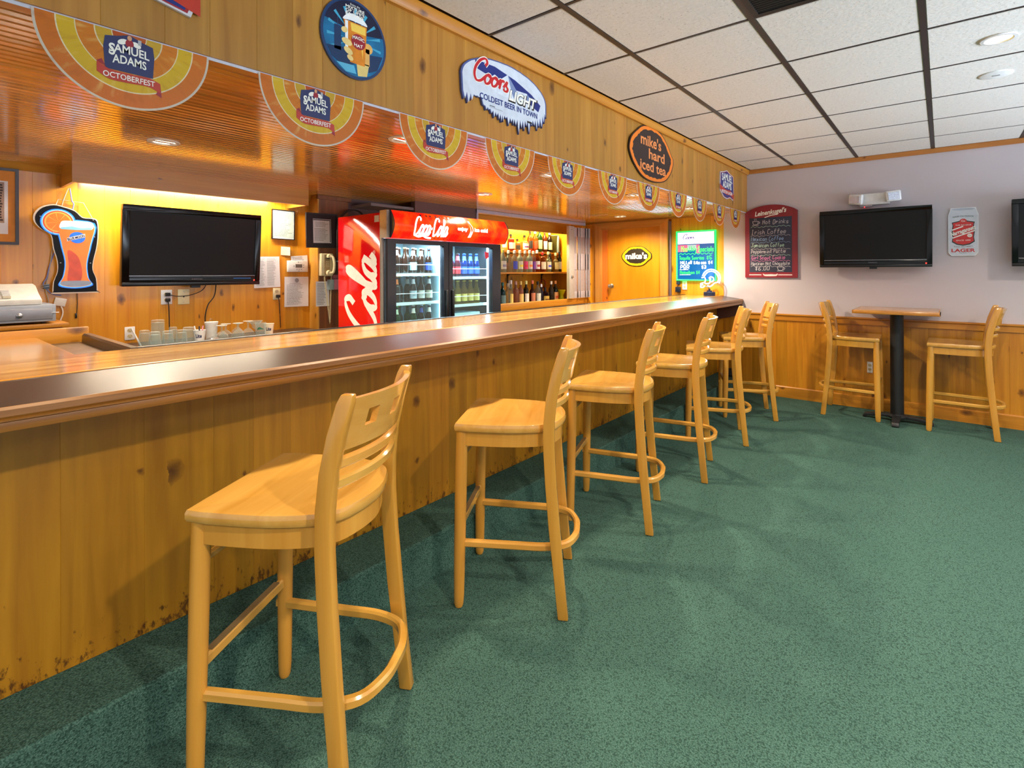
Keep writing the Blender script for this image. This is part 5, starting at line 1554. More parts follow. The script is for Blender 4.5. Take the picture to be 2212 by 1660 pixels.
t = thing('thermostat', 'white wall thermostat with a grey display on the pine wall', 'thermostat', (XW, 2.261, 1.446), ROT_X)
MB().box(-0.09, 0.09, -0.049, 0.049, 0, 0.028).build('body', WHITE, t, bevel=0.005)
MB().use(mat('lcd_grey', (104, 92, 88), 0.3)).rect(-0.025, 0.035, -0.012, 0.018, 0.0285).build('display', None, t)
bt = MB().use(mat('button_grey', (120, 120, 124), 0.5))
for x, y in ((-0.038, 0.002), (0.048, 0.010), (0.048, -0.008), (-0.012, -0.026), (0.008, -0.026), (0.028, -0.026), (0.006, -0.040)):
    bt.rect(x - 0.005, x + 0.005, y - 0.003, y + 0.003, 0.0286)
bt.ellipse(0.0, 0.035, 0.005, 0.005, 0.0286, 10).rect(0.01, 0.024, 0.034, 0.036, 0.0286)
bt.build('buttons_print', None, t)

# wall telephone with coiled cord
t = thing('wall_telephone', 'cream wall telephone with hanging coiled cord', 'telephone', (XJ + 0.002, 2.443, 1.457), ROT_X)
MB().prism([(-0.058, -0.095), (0.052, -0.098), (0.060, -0.07), (0.060, 0.085), (0.054, 0.10), (-0.058, 0.10)], 0, 0.045, 'z').build('body', CREAM, t, bevel=0.008)
MB().box(-0.028, 0.022, -0.085, 0.090, 0.045, 0.0475).build('face_plate', mat('phone_tan', (170, 146, 104), 0.4), t)
hs_ = MB().tube(catmull([(0.020, 0.075, 0.062), (0.034, 0.062, 0.082), (0.040, 0.0, 0.090), (0.034, -0.062, 0.082), (0.014, -0.072, 0.062)], 5), [0.018, 0.016, 0.013] + [0.011] * 15 + [0.013, 0.016, 0.019], 12)
hs_.lathe([(0.022, 0.046), (0.026, 0.056), (0.020, 0.072), (0, 0.074)], 14, (0.006, -0.070, 0)).lathe([(0.022, 0.046), (0.024, 0.056), (0.018, 0.070), (0, 0.072)], 14, (0.012, 0.074, 0))
hs_.build('handset', CREAM, t)
MB().box(-0.022, 0.004, 0.050, 0.062, 0.0475, 0.075).build('cradle', mat('phone_dark', (60, 52, 40), 0.4), t)
for r_ in range(4):
    for c_ in range(3):
        kb = MB().box(-0.014 + c_ * 0.012 - 0.004, -0.014 + c_ * 0.012 + 0.004, 0.028 - r_ * 0.014 - 0.004, 0.028 - r_ * 0.014 + 0.004, 0.0475, 0.050)
        kb.build('key', CREAM, t)
def coil(p0, p1, sag, turns, r, y_out):
    pts = []
    n_ = turns * 8
    for i in range(n_ + 1):
        u = i / n_
        x = p0[0] + (p1[0] - p0[0]) * u
        y = p0[1] + (p1[1] - p0[1]) * u - sag * math.sin(math.pi * min(u, 1)) * 0
        a = 2 * math.pi * turns * u
        pts.append((x + r * math.cos(a), y, y_out + r * math.sin(a)))
    return pts
cd = MB()
cd.tube(coil((0.045, -0.10), (0.030, -0.48), 0, 34, 0.006, 0.03), 0.0022, 5)
cd.tube(coil((-0.03, -0.10), (0.022, -0.50), 0, 34, 0.006, 0.045), 0.0022, 5)
cd.tube([(0.03, -0.48, 0.03), (0.026, -0.515, 0.035), (0.020, -0.50, 0.045)], 0.0025, 6)
cd.build('coiled_cord', CREAM, t)

# outlets, cords
outlet('white double outlet with two black plugs below the television', (XW, 1.2815, 1.22), ROT_X, 0.07, 0.104, PAPER)
outlet('cream blank cable plate beside the double outlet', (XW, 1.391, 1.218), ROT_X, 0.076, 0.11, None, sockets=False)
outlet('cream outlet with a grey plug under the typed list', (XW, 2.083, 1.215), ROT_X, 0.062, 0.098)
outlet('red-edged outlet low on the wall behind the pint glasses', (XW, 1.062, 0.98), ROT_X, 0.06, 0.09, PAPER)
def cordthing(name, label, pts, r, m, plug=None):
    t = thing(name, label, 'cord', pts[0])
    MB().tube(catmull([tuple(Vector(p) - Vector(pts[0])) for p in pts], 6), r, 6).build('cord', m, t)
    if plug:
        MB().box(-0.004 + plug[0], 0.022 + plug[0], -0.014, 0.014, -0.012, 0.012).build('plug', m, t, bevel=0.003)
    return t
XC = XB + 0.012
cordthing('tv_power_cord', 'black cord drooping from the outlet up behind the television', [(XC, 1.285, 1.240), (XC + 0.03, 1.34, 1.225), (XC + 0.03, 1.42, 1.23), (XC + 0.03, 1.50, 1.262), (XC + 0.025, 1.54, 1.32)], 0.003, CABLE, (0,))
cordthing('drop_cord', 'black cord hanging straight down from the double outlet', [(XC, 1.285, 1.200), (XC + 0.02, 1.287, 1.16), (XC + 0.02, 1.290, 1.05), (XC + 0.02, 1.292, 0.93)], 0.0035, CABLE, (0,))
cordthing('antenna_cord', 'black cable curving down from the television to the glasses', [(XC + 0.02, 1.605, 1.33), (XC + 0.02, 1.59, 1.22), (XC + 0.02, 1.545, 1.15), (XC + 0.02, 1.525, 1.06), (XC + 0.02, 1.535, 0.99), (XC + 0.03, 1.57, 0.95), (XC + 0.05, 1.60, 0.93)], 0.004, CABLE)
cordthing('grey_plug_cord', 'black cord with grey plug hanging from the cream outlet', [(XC, 2.089, 1.195), (XC + 0.015, 2.093, 1.16), (XC + 0.015, 2.10, 1.05), (XC + 0.015, 2.105, 0.93)], 0.0035, CABLE, (0,))

# pink junction box and conduits beside the cooler
t = thing('junction_box', 'pink-painted electrical box with conduit beside the red cooler', 'junction box', (XJ + 0.002, 2.53, 1.286))
MB().box(0.0, 0.05, -0.022, 0.062, -0.046, 0.046).build('box', mat('pinkish_steel', (196, 120, 136), 0.45), t, bevel=0.003)
MB().box(0.0, 0.045, -0.066, -0.022, -0.046, 0.044).build('side_box', mat('grey_green_steel', (150, 172, 176), 0.4), t, bevel=0.003)
MB().box(0.0, 0.04, -0.03, 0.03, 0.05, 0.085).build('coupler', mat('dusky_pink_steel', (150, 84, 96), 0.45), t, bevel=0.003)
for d in (0.0, 0.018):
    MB().tube(catmull([(0.03, 0.012 + d, 0.08), (0.03, 0.016 + d, 0.25), (0.03, 0.018 + d, 0.45), (0.035, 0.03 + d, 0.57), (0.06, 0.09 + d, 0.655), (0.10, 0.17 + d, 0.66), (0.14, 0.22 + d, 0.60)], 5), 0.006, 8).build('conduit', mat('dark_conduit', (70, 52, 48), 0.35, 0.5), t)
MB().box(0.02, 0.04, 0.004, 0.044, 0.20, 0.21).build('strap', STEEL, t)

# ------------------------------------------------------------------ cash register on its cabinet
t = thing('register_cabinet', 'orange plywood cabinet carrying the cash register', 'cabinet', (-4.09, 0.15, 0))
MB().box(-0.19, 0.15, -0.7, 0.50, 0.0, 1.085).build('body', CAB_W, t)
MB().box(-0.195, 0.175, -0.72, 0.525, 1.085, 1.108).build('top_board', PINE_TRIM_Y, t, bevel=0.002)
t = thing('cash_register', 'grey and white cash register with keyboard and cash drawer', 'cash register', (-4.08, 0.30, 1.109))
MB().box(-0.16, 0.15, -0.34, 0.32, 0.012, 0.108).build('drawer_case', mat('register_grey', (160, 168, 182), 0.4, 0.2), t, bevel=0.004)
dr = MB().box(0.151, 0.156, -0.32, 0.305, 0.026, 0.088).build('drawer', mat('drawer_front_grey', (150, 152, 162), 0.35, 0.3), t, bevel=0.003)
MB().lathe([(0.014, 0.156), (0.014, 0.160), (0.009, 0.162), (0.009, 0.172), (0, 0.174)], 16, (0, 0.165, 0.052), 'x').build('lock', STEEL, dr)
hsx = MB().prism([(-0.15, 0.109), (0.14, 0.109), (0.14, 0.140), (0.03, 0.175), (-0.06, 0.215), (-0.15, 0.225)], -0.34, 0.262, 'y')
kb = hsx.build('keyboard_housing', mat('register_white', (226, 226, 222), 0.4), t, bevel=0.006)
for r_ in range(4):
    for c_ in range(11):
        yk = -0.30 + c_ * 0.042
        xk = 0.112 - r_ * 0.030
        zk = 0.140 + (0.14 - xk) * 0.33
        col_ = mat('key_grey_dark', (110, 114, 116), 0.5) if (c_ in (6, 7) and r_ < 2) else mat('key_cream', (222, 214, 190), 0.5) if (r_ + c_) % 5 == 0 else mat('key_white', (224, 224, 224), 0.5)
        MB().box(xk - 0.011, xk + 0.011, yk - 0.016, yk + 0.016, zk, zk + 0.012).build('key', col_, kb)
MB().prism([(0.158, 0.30), (0.158, 0.325), (0.14, 0.335), (0.14, 0.30)], 0.06, 0.063, 'z').build('receipt', PAPER, t)
for a, b in ((-0.12, -0.28), (0.12, -0.28), (-0.12, 0.27), (0.12, 0.27)):
    MB().lathe([(0.012, 0.0), (0.014, 0.014)], 10, (a, b, 0)).build('foot', BLACK, t)

# ------------------------------------------------------------------ back counter and glassware
bc = thing('back_counter', 'low counter along the pine wall holding the clean glasses', 'counter', (-4.0, 1.55, 0))
MB().box(-0.28, 0.22, -0.75, 0.75, 0.0, 0.885).build('body', CAB_W, bc)
MB().box(-0.285, 0.245, -0.76, 0.76, 0.885, 0.915).build('top', mat('counter_top_dark', (70, 60, 54), 0.3), bc, bevel=0.003)
CLEAR = glass('clear_glass', (240, 246, 246), 0.92, 0.03, 0.9)
ZG = 0.9155
def tumbler(label, x, y, top, r0=0.030, r1=0.040, group='upturned tumblers on the back counter'):
    h = top - ZG
    # upside-down: the wide mouth stands on the counter, the thick base is uppermost
    o = MB().lathe([(r1, 0.0), (r1 - 0.001, 0.02), (r0 + 0.001, h - 0.012), (r0, h - 0.004), (r0 - 0.004, h), (0.0, h), ], 20, cap=False)
    o.lathe([(r1 - 0.003, 0.0), (r0 - 0.003, h - 0.018), (0.0, h - 0.016)], 20, cap=False)
    return tag(o.build('tumbler_glass', CLEAR, None, loc=(x, y, ZG)), label, 'glass', group)
for y, tp, x, lab, r0, r1 in ((1.050, 1.028, -3.93, 'upturned clear tumbler at the end of the row behind the drinking straw', .027, .036), (1.078, 1.023, -3.83, 'upturned clear tumbler in front at the start of the row', .028, .037),
                              (1.140, 1.085, -3.99, 'tallest clear pint glass standing behind the upturned tumblers', .036, .038), (1.158, 1.020, -3.86, 'upturned clear tumbler below the hanging outlet cord', .028, .037),
                              (1.216, 1.034, -3.95, 'narrow upturned clear tumbler in the middle of the row', .022, .028), (1.237, 1.020, -3.86, 'upturned clear tumbler in front of the narrow one', .027, .034), (1.290, 1.030, -3.90, 'upturned clear tumbler beside the white cup of straws', .030, .038)):
    tumbler(lab, x, y, tp, r0, r1)
def plastic_cup(label, x, y, top, r0, r1, word, ink, m, extra=None):
    h = top - ZG
    t = thing('plastic_cup', label, 'cup', (x, y, ZG))
    MB().lathe([(0, 0.0), (r0, 0.0), (r1, h), (r1 + 0.002, h + 0.002), (r1 - 0.002, h), (r0 - 0.002, 0.004)], 20, cap=False).build('cup', m, t)
    g = MB().use(ink)
    vs, fs = text_geo(word, 0.03)
    x0, x1 = min(v[0] for v in vs), max(v[0] for v in vs)
    y0, y1 = min(v[1] for v in vs), max(v[1] for v in vs)
    pts = []
    for a, b in vs:
        u = ((a - x0) / (x1 - x0) - 0.5) * 1.1 - 0.5
        zz = h * (0.45 + 0.3 * (b - y0) / (y1 - y0))
        rr = r0 + (r1 - r0) * zz / h + 0.0008
        pts.append((rr * math.cos(u), rr * math.sin(u), zz))
    g.add(pts, fs).build('lettering', None, t)
    if extra:
        extra(t, h)
    return t
def straws(t, h):
    for i, (dx, dy, c_) in enumerate(((-0.01, -0.015, (230, 230, 232)), (0.0, 0.012, (226, 150, 160)), (0.01, -0.004, (60, 50, 60)))):
        MB().tube([(dx * .4, dy * .4, 0.01), (dx * 1.6, dy * 1.8, h + 0.03)], 0.0045, 8).build('straw', mat('straw_%d' % i, c_, 0.4), t)
plastic_cup('white printed cup holding straws among the upturned glasses', -3.88, 1.352, 1.004, 0.026, 0.037, 'Lite', NAVY, WHITE, straws)
plastic_cup('cream printed cup with a blue word at the end of the glasses', -3.93, 1.846, 1.005, 0.026, 0.036, 'Lite', NAVY, mat('cup_cream', (240, 222, 196), 0.4), lambda t, h: MB().lathe([(0.0, h * .92), (0.033, h * .92)], 16).build('fruit_slices', mat('orange_peel', (244, 160, 30), 0.5), t))
t = thing('white_tub', 'white plastic tub behind the stemmed glasses', 'tub', (-3.98, 1.462, ZG))
MB().lathe([(0, 0), (0.034, 0), (0.040, 0.115), (0.043, 0.120), (0.043, 0.132), (0.0, 0.132)], 20).build('tub', WHITE, t)
MB().tube([(0.0, -0.015, 0.13), (0.0, -0.006, 0.155), (0.0, 0.008, 0.15), (0.0, 0.004, 0.13)], 0.0015, 6).build('wire_loop', STEEL, t)
o = tag(MB().lathe([(0.048, 0.0), (0.046, 0.02), (0.034, 0.042), (0.0, 0.052)], 20, cap=False).build('metal_strainer', STEEL, None, loc=(-3.78, 1.396, ZG)), 'domed steel strainer lying between cup and stemmed glasses', 'strainer')
def stem_glass(label, x, y, top):
    h = top - ZG
    mb = MB().lathe([(0.034, 0.0), (0.040, 0.02), (0.038, 0.045), (0.020, 0.066), (0.006, 0.075), (0.005, h - 0.014), (0.012, h - 0.006), (0.034, h - 0.002), (0.034, h), (0.0, h)], 20, cap=False)
    return tag(mb.build('stemmed_glass', CLEAR, None, loc=(x, y, ZG)), label, 'glass', 'upturned stemmed glasses on the back counter')
for y, tp, x, lab in ((1.478, 1.030, -3.84, 'upturned stemmed glass first in its row, in front of the white tub'), (1.527, 1.033, -3.90, 'upturned stemmed glass second in its row'), (1.606, 1.034, -3.885, 'upturned stemmed glass third in its row'),
                      (1.680, 1.042, -3.90, 'upturned stemmed glass fourth in its row'), (1.655, 1.020, -4.02, 'upturned stemmed glass fifth in its row, set further back')):
    stem_glass(lab, x, y, tp)
t = thing('margarita_glass', 'wide-rimmed clear glass beside the cream printed cup', 'glass', (-4.02, 1.785, ZG))
MB().lathe([(0.0, 0.0), (0.03, 0.0), (0.006, 0.008), (0.005, 0.05), (0.02, 0.06), (0.026, 0.085), (0.052, 0.112), (0.050, 0.112), (0.023, 0.086)], 20, cap=False).build('bowl', CLEAR, t)
t = thing('printed_tumbler', 'clear tumbler with a green mountain print among the glasses', 'glass', (-3.88, 1.762, ZG))
MB().lathe([(0.0, 0.0), (0.030, 0.0), (0.038, 0.108), (0.036, 0.108), (0.028, 0.006)], 20, cap=False).build('tumbler', CLEAR, t)
gp = MB().use(mat('mountain_green', (40, 130, 96), 0.4))
pts = [(0.0375 * math.cos(a), 0.0375 * math.sin(a), z) for a, z in ((-1.1, 0.062), (-0.9, 0.074), (-0.6, 0.080), (-0.3, 0.072), (0.1, 0.064), (0.1, 0.060), (-1.1, 0.058))]
gp.add(pts, [tuple(range(7))]).build('mountain_print', None, t)
tag(MB().tube([(-3.93, 1.035, ZG + 0.004), (-3.95, 0.985, 1.045)], 0.005, 8).build('drinking_straw', WHITE), 'white drinking straw leaning beside the upturned tumblers', 'straw')

# ------------------------------------------------------------------ drinks cooler
Y0, Y1 = 2.372, 3.700
XFf, XBk = -3.26, -3.83
ck_ = thing('drinks_cooler', 'tall red two-door glass-front drinks cooler behind the bar', 'cooler', ((XFf + XBk) / 2, (Y0 + Y1) / 2, 0))
RED_P = mat('cooler_red_panel', (222, 8, 18), 0.10, var=0.02, coat=0.5)
INT = mat('cooler_interior', (206, 230, 236), 0.4)
CFR = mat('cooler_black_frame', (34, 36, 44), 0.3)
MB().box(XBk, XFf - 0.004, Y0, Y0 + 0.03, 0.08, 1.845).build('side_panel', RED_P, ck_, bevel=0.003)
MB().box(XBk, XFf, Y1 - 0.03, Y1, 0.08, 1.845).build('side_panel', CFR, ck_, bevel=0.003)
MB().box(XBk, XBk + 0.03, Y0 + 0.03, Y1 - 0.03, 0.08, 1.845).build('back_panel', INT, ck_)
MB().box(XBk + 0.03, XFf, Y0 + 0.03, Y1 - 0.03, 1.66, 1.845).build('top_panel', INT, ck_)
MB().box(XBk + 0.03, XFf, Y0 + 0.03, Y1 - 0.03, 0.08, 0.30).build('plinth', CFR, ck_)
MB().box(XBk + 0.02, XFf - 0.02, Y0 + 0.03, Y1 - 0.03, 0.0, 0.08).build('kick_base', CFR, ck_)
ymid = 3.028
MB().box(XBk + 0.03, XFf, ymid - 0.012, ymid + 0.012, 0.30, 1.66).build('divider', INT, ck_)
MB().box(XFf - 0.004, XFf + 0.014, Y0, Y0 + 0.022, 0.08, 1.85).build('edge_strip', mat('cooler_edge_grey', (150, 142, 132), 0.35, 0.5), ck_)
# curved lit header
hp = [(XFf + 0.002, 1.652), (XFf + 0.085, 1.652)] + [(XFf + 0.085 + 0.045 * math.sin(math.pi * k / 10), 1.652 + 0.208 * k / 10) for k in range(1, 10)] + [(XFf + 0.085, 1.860), (XFf + 0.002, 1.860)]
def header_mat():
    m, nt, p, out = _new('cooler_header_lit_red')
    tc = N(nt, 'ShaderNodeTexCoord')
    no = N(nt, 'ShaderNodeTexNoise')
    no.inputs['Scale'].default_value = 9
    no.inputs['Detail'].default_value = 6
    nt.links.new(tc.outputs['Object'], no.inputs['Vector'])
    mr = N(nt, 'ShaderNodeMapRange')
    mr.inputs['From Min'].default_value = 0.4
    mr.inputs['From Max'].default_value = 0.65
    nt.links.new(no.outputs['Fac'], mr.inputs['Value'])
    c = _mix(nt, mr.outputs[0], lin(236, 16, 8), lin(255, 66, 10))
    nt.links.new(c, p.inputs['Base Color'])
    nt.links.new(c, p.inputs['Emission Color'])
    p.inputs['Emission Strength'].default_value = 0.95
    p.inputs['Roughness'].default_value = 0.2
    return m
hd = MB().prism(hp, Y0 + 0.035, Y1 + 0.012, 'y').build('lit_header', header_mat(), ck_)
for ya, yb in ((Y0 + 0.027, Y0 + 0.035), (Y1 + 0.012, Y1 + 0.020)):
    MB().prism([(a + (0.004 if a > XFf + 0.05 else 0), b) for a, b in hp], ya, yb, 'y').build('header_cap', CFR, ck_)
MB().prism([(XFf - 0.004, 1.652), (XFf + 0.08, 1.652), (XFf + 0.08, 1.86), (XFf - 0.004, 1.86)], Y0 - 0.001, Y0 + 0.027, 'y').build('header_end', mat('cooler_header_end', (150, 140, 126), 0.35, 0.4), ck_)
# header lettering follows the curve
GLOW = mat('lit_white_letter', (255, 250, 250), 0.4, emit=1.6, ecol=(255, 240, 240))
DARKB = mat('header_dark_smudge', (70, 16, 20), 0.4)
def on_header(mb_in, name, m):
    v2 = []
    for (y, z, d) in mb_in.v:
        k = max(0.0, min(1.0, (z - 1.652) / 0.208))
        v2.append((XFf + 0.085 + 0.045 * math.sin(math.pi * k) + 0.0015 + d, y, z))
    o = MB()
    o.v, o.f, o.mi, o.mats = v2, mb_in.f, mb_in.mi, mb_in.mats
    return o.build(name, m, hd, smooth=False)
g = MB()
for k in range(7):
    yb = 2.66 + k * 0.05 + 0.01 * (k % 2)
    g.poly([(yb, 1.662), (yb + 0.022, 1.662), (yb + 0.03, 1.70 + 0.02 * (k % 3)), (yb + 0.024, 1.79), (yb + 0.03, 1.846), (yb + 0.008, 1.846), (yb + 0.002, 1.76)][:7], 0.0)
on_header(g, 'bottle_print', DARKB)
g = MB()
script(g, 'Coca-Cola', 0.0, 0.0, 0.078, 0.0012, 0.44, 0.28)
xm = max(v[0] for v in g.v)
g.v = [(2.585 + x / xm * 0.372, 1.686 + (y if y < 0.078 else 0.078 + (y - 0.078) * 0.55), z) for x, y, z in g.v]
sw = catmull([(2.61, 1.684), (2.66, 1.672), (2.70, 1.680), (2.74, 1.668), (2.79, 1.664)], 6)
g.stroke(sw, 0.014, 0.0016)
on_header(g, 'lettering', GLOW)
g = MB()
g.text('enjoy', 3.118, 1.752, 0.122, 0.040, 0.0012, bold=0.04)
on_header(g, 'lettering', GLOW)
g = MB().text('ice cold', 3.345, 1.758, 0.168, 0.034, 0.0012, bold=0.04)
on_header(g, 'lettering', GLOW)
g = MB()
g.poly([(3.196, 1.688), (3.230, 1.690), (3.236, 1.72), (3.246, 1.750), (3.240, 1.780), (3.218, 1.812), (3.212, 1.828), (3.196, 1.828), (3.200, 1.806), (3.212, 1.775), (3.214, 1.745), (3.204, 1.715)], 0.0012)
on_header(g, 'bottle_emblem', GLOW)
# side panel script, reading upwards
sp = MB()
script(sp, 'Coca-Cola', 0.0, 0.0, 0.165, 0.0, 0.42, 0.30, n=10)
x_end = max(x for x, y, z in sp.v)
sp.v = [(XFf - 0.055 - y, Y0 - 0.0015 - z, 1.55 + (x - x_end) * 0.80) for x, y, z in sp.v]
sp.build('side_lettering', INK, ck_, smooth=False)
sd = MB().lathe([(0.014, 0.0), (0.0115, 0.0)], 20, (0, 0, 0), cap=False)
sd.text('R', 0, 0, 0.010, 0.013, 0)
sd.v = [(XFf - 0.075 + x, Y0 - 0.0015, 1.545 + y) for x, y, z in sd.v]
sd.build('registered_mark', INK, ck_, smooth=False)
MB().box(XFf - 0.07, XFf - 0.012, Y0 - 0.0012, Y0, 1.775, 1.825).build('rating_sticker', mat('sticker_ivory', (222, 214, 190), 0.5), ck_)
# doors
PANE = glass('cooler_door_glass', (236, 250, 252), 0.94, 0.02, 0.3)
for (a, b, hy) in ((Y0 + 0.03, ymid - 0.003, ymid - 0.035), (ymid + 0.003, Y1 - 0.004, ymid + 0.035)):
    d = MB()
    gl = (a + 0.078, b - 0.052) if a < 2.6 else (a + 0.045, b - 0.115)
    for q in ((a, gl[0]), (gl[1], b)):
        d.box(XFf + 0.002, XFf + 0.052, q[0], q[1], 0.12, 1.648)
    d.box(XFf + 0.002, XFf + 0.052, gl[0], gl[1], 1.612, 1.648)
    d.box(XFf + 0.002, XFf + 0.052, gl[0], gl[1], 0.12, 0.20)
    dd = d.build('door', CFR, ck_)
    MB().box(XFf + 0.020, XFf + 0.026, gl[0], gl[1], 0.20, 1.612).build('pane', PANE, dd)
    MB().box(XFf + 0.053, XFf + 0.075, hy - 0.012, hy + 0.012, 0.85, 1.24).build('handle', BLACK, dd, bevel=0.004)
MB().use(mat('decal_red', (206, 50, 76), 0.4)).prism([(3.505, 1.575), (3.555, 1.575), (3.555, 1.525), (3.53, 1.51), (3.51, 1.52)], XFf + 0.0265, XFf + 0.0275, 'x').build('door_decal', None, ck_)
# lit strips and shelves
STRIP = mat('cold_light_strip', (230, 250, 255), 0.4, emit=14.0, ecol=(190, 236, 255))
for y in (Y0 + 0.045, ymid - 0.022, ymid + 0.022, 3.605):
    MB().box(XFf - 0.035, XFf - 0.020, y - 0.008, y + 0.008, 0.32, 1.64).build('light_strip', STRIP, ck_)
WIRE = mat('white_wire_shelf', (226, 240, 246), 0.4)
SHELF_L = [0.905, 1.145, 1.378]
SHELF_R = [0.860, 1.098, 1.345]
for zz, a, b in [(z, Y0 + 0.035, ymid - 0.015) for z in SHELF_L] + [(z, ymid + 0.015, Y1 - 0.035) for z in SHELF_R]:
    s_ = MB().box(XBk + 0.05, XFf - 0.055, a, b, zz - 0.012, zz)
    so = s_.build('shelf', INT, ck_)
    MB().box(XFf - 0.055, XFf - 0.045, a, b, zz - 0.018, zz + 0.006).build('price_rail', WIRE, so)
    MB().tube([(XFf - 0.048, a, zz + 0.075), (XFf - 0.048, b, zz + 0.075)], 0.0025, 6).build('guard_wire', WIRE, so)
adopt(ck_)
light('cooler_glow', 'AREA', (XFf - 0.03, 2.70, 1.64), 24.0, (0.72, 0.92, 1.0), 0.5, sizey=0.10, rot=(0, 0, R(90)))
light('cooler_glow', 'AREA', (XFf - 0.03, 3.36, 1.64), 24.0, (0.72, 0.92, 1.0), 0.5, sizey=0.10, rot=(0, 0, R(90)))

# ------------------------------------------------------------------ bottles
GLASSES = {}
def gl(c, see):
    k = 'bottle_glass_%d_%d_%d' % c
    return glass(k, c, see, 0.06, 0.30)
BPROF = [(0.0, 0.0), (0.028, 0.0), (0.030, 0.004), (0.030, 0.112), (0.027, 0.130), (0.018, 0.150), (0.0135, 0.168), (0.0125, 0.205), (0.0140, 0.207), (0.0140, 0.213)]
_bm = {}
def beer(label, x, y, z, col, see, lab, neck, cap, group):
    t = thing('beer_bottle', label, 'bottle', (x, y, z), (0, 0, random.uniform(-0.5, 0.5)), group)
    def part(nm, key, prof, m, cap_=False):
        if key not in _bm:
            _bm[key] = MB().lathe(prof, 12, cap=cap_).mesh(nm, mats=[m])
        put(nm, _bm[key], t)
    part('glass', ('g', col), BPROF, gl(col, see))
    if lab:
        m = mat('beer_label_%d_%d_%d' % lab, lab, 0.5)
        part('label', ('l', lab), [(0.0306, 0.030), (0.0306, 0.095)], m)
    if neck:
        m = mat('beer_label_%d_%d_%d' % neck, neck, 0.5)
        part('neck_label', ('n', neck), [(0.0192, 0.150), (0.0146, 0.168), (0.0136, 0.190)], m)
    part('cap', ('c', cap), [(0.0155, 0.206), (0.0150, 0.214), (0.0, 0.216)], mat('beer_cap_%d_%d_%d' % cap, cap, 0.3, 0.3))
    return t
random.seed(31)
BR, GN, CL, DK, BLU = (70, 30, 10), (20, 120, 40), (226, 206, 120), (30, 22, 20), (20, 60, 150)
ordn = ['first', 'second', 'third', 'fourth', 'fifth', 'sixth', 'seventh', 'eighth', 'ninth']
def row(side, shelf, z, ya, yb, specs, xrow, rowname):
    n = len(specs)
    for i, sp_ in enumerate(specs):
        if sp_ is None:
            continue
        y = ya + (yb - ya) * (i + 0.5) / n
        col, see, lab, neck, cap, word = sp_
        beer('%s, %s in the %s, %s shelf, %s cooler door' % (word, ordn[i], rowname, shelf, side), xrow, y, z + 0.0005, col, see, lab, neck, cap, 'beer bottles in the cooler')
W_, Gd, Rd, Nv, Or, Sv = (226, 226, 220), (206, 168, 60), (170, 40, 50), (40, 60, 140), (226, 120, 50), (190, 196, 206)
br = lambda lab, neck, cap, w='brown beer bottle': (BR, 0.35, lab, neck, cap, w)
LA, LB = Y0 + 0.10, ymid - 0.045
xa, xb = XFf - 0.10, XFf - 0.175
row('near', 'top', SHELF_L[2], LA, LB, [((120, 190, 190), 0.6, None, Gd, Gd, 'pale teal bottle'), br(None, Sv, Sv, 'brown unlabelled bottle'), br(None, None, Gd, 'plain brown bottle'), br((150, 180, 190), W_, Sv, 'brown grey-labelled bottle'), br(None, W_, W_, 'brown white-necked bottle'), br(Nv, Nv, Nv, 'brown blue-labelled bottle')], xa, 'front row')
row('near', 'top', SHELF_L[2], LA, LB, [br(None, None, Sv) for _ in range(6)], xb, 'rear row')
row('near', 'middle', SHELF_L[1], LA, LB, [br(None, Nv, Nv, 'brown blue-necked bottle'), br(None, Or, Or, 'brown orange-necked bottle'), None, br((190, 210, 220), Sv, Sv, 'brown silver-labelled bottle'), br(W_, None, Sv, 'brown white-labelled bottle'), br((206, 200, 180), Sv, Gd, 'brown cream-labelled bottle')], xa, 'front row')
row('near', 'middle', SHELF_L[1], LA, LB, [br(None, Nv, Nv), br(None, Or, Or), br(None, None, Gd), br(None, W_, Sv), br(None, None, Sv), br(None, None, Gd)], xb, 'rear row')
row('near', 'bottom', SHELF_L[0], LA, LB, [(GN, 0.5, W_, W_, (40, 150, 60), 'green white-labelled bottle'), (GN, 0.5, W_, (200, 220, 190), (40, 150, 60), 'green pale-necked bottle'), None, (GN, 0.5, (226, 200, 200), W_, W_, 'green pink-labelled bottle'), br(W_, Nv, Sv, 'brown blue-necked bottle'), br(W_, W_, W_, 'brown white-necked bottle')], xa, 'front row')
row('near', 'bottom', SHELF_L[0], LA, LB, [(GN, 0.5, None, None, (40, 150, 60), 'green bottle'), br(None, None, Gd), br(None, None, Gd), (GN, 0.5, None, None, (40, 150, 60), 'green bottle'), br(None, None, Gd), br(None, None, Gd)], xb, 'rear row')
RA, RB = ymid + 0.045, 3.565
red_b = ((120, 40, 60), 0.45, Rd, Rd, DK, 'dark red-sleeved bottle')
blu_b = ((20, 60, 150), 0.45, (40, 80, 170), (40, 80, 170), (30, 60, 140), 'blue-sleeved bottle')
cor_b = ((236, 206, 90), 0.75, (236, 216, 120), None, Gd, 'clear yellow beer bottle')
grn_b = (GN, 0.55, W_, GN, (30, 120, 50), 'green bottle')
row('far', 'top', SHELF_R[2], RA, RB, [((40, 30, 34), 0.3, (90, 96, 104), (70, 60, 64), DK, 'dark grey-labelled bottle'), red_b, red_b, blu_b, blu_b, blu_b], xa, 'front row')
row('far', 'top', SHELF_R[2], RA, RB, [red_b, red_b, blu_b, blu_b, blu_b, blu_b], xb, 'rear row')
row('far', 'middle', SHELF_R[1], RA, RB, [grn_b, grn_b, cor_b, cor_b, cor_b, cor_b], xa, 'front row')
row('far', 'middle', SHELF_R[1], RA, RB, [grn_b, grn_b, cor_b, cor_b, cor_b, cor_b], xb, 'rear row')
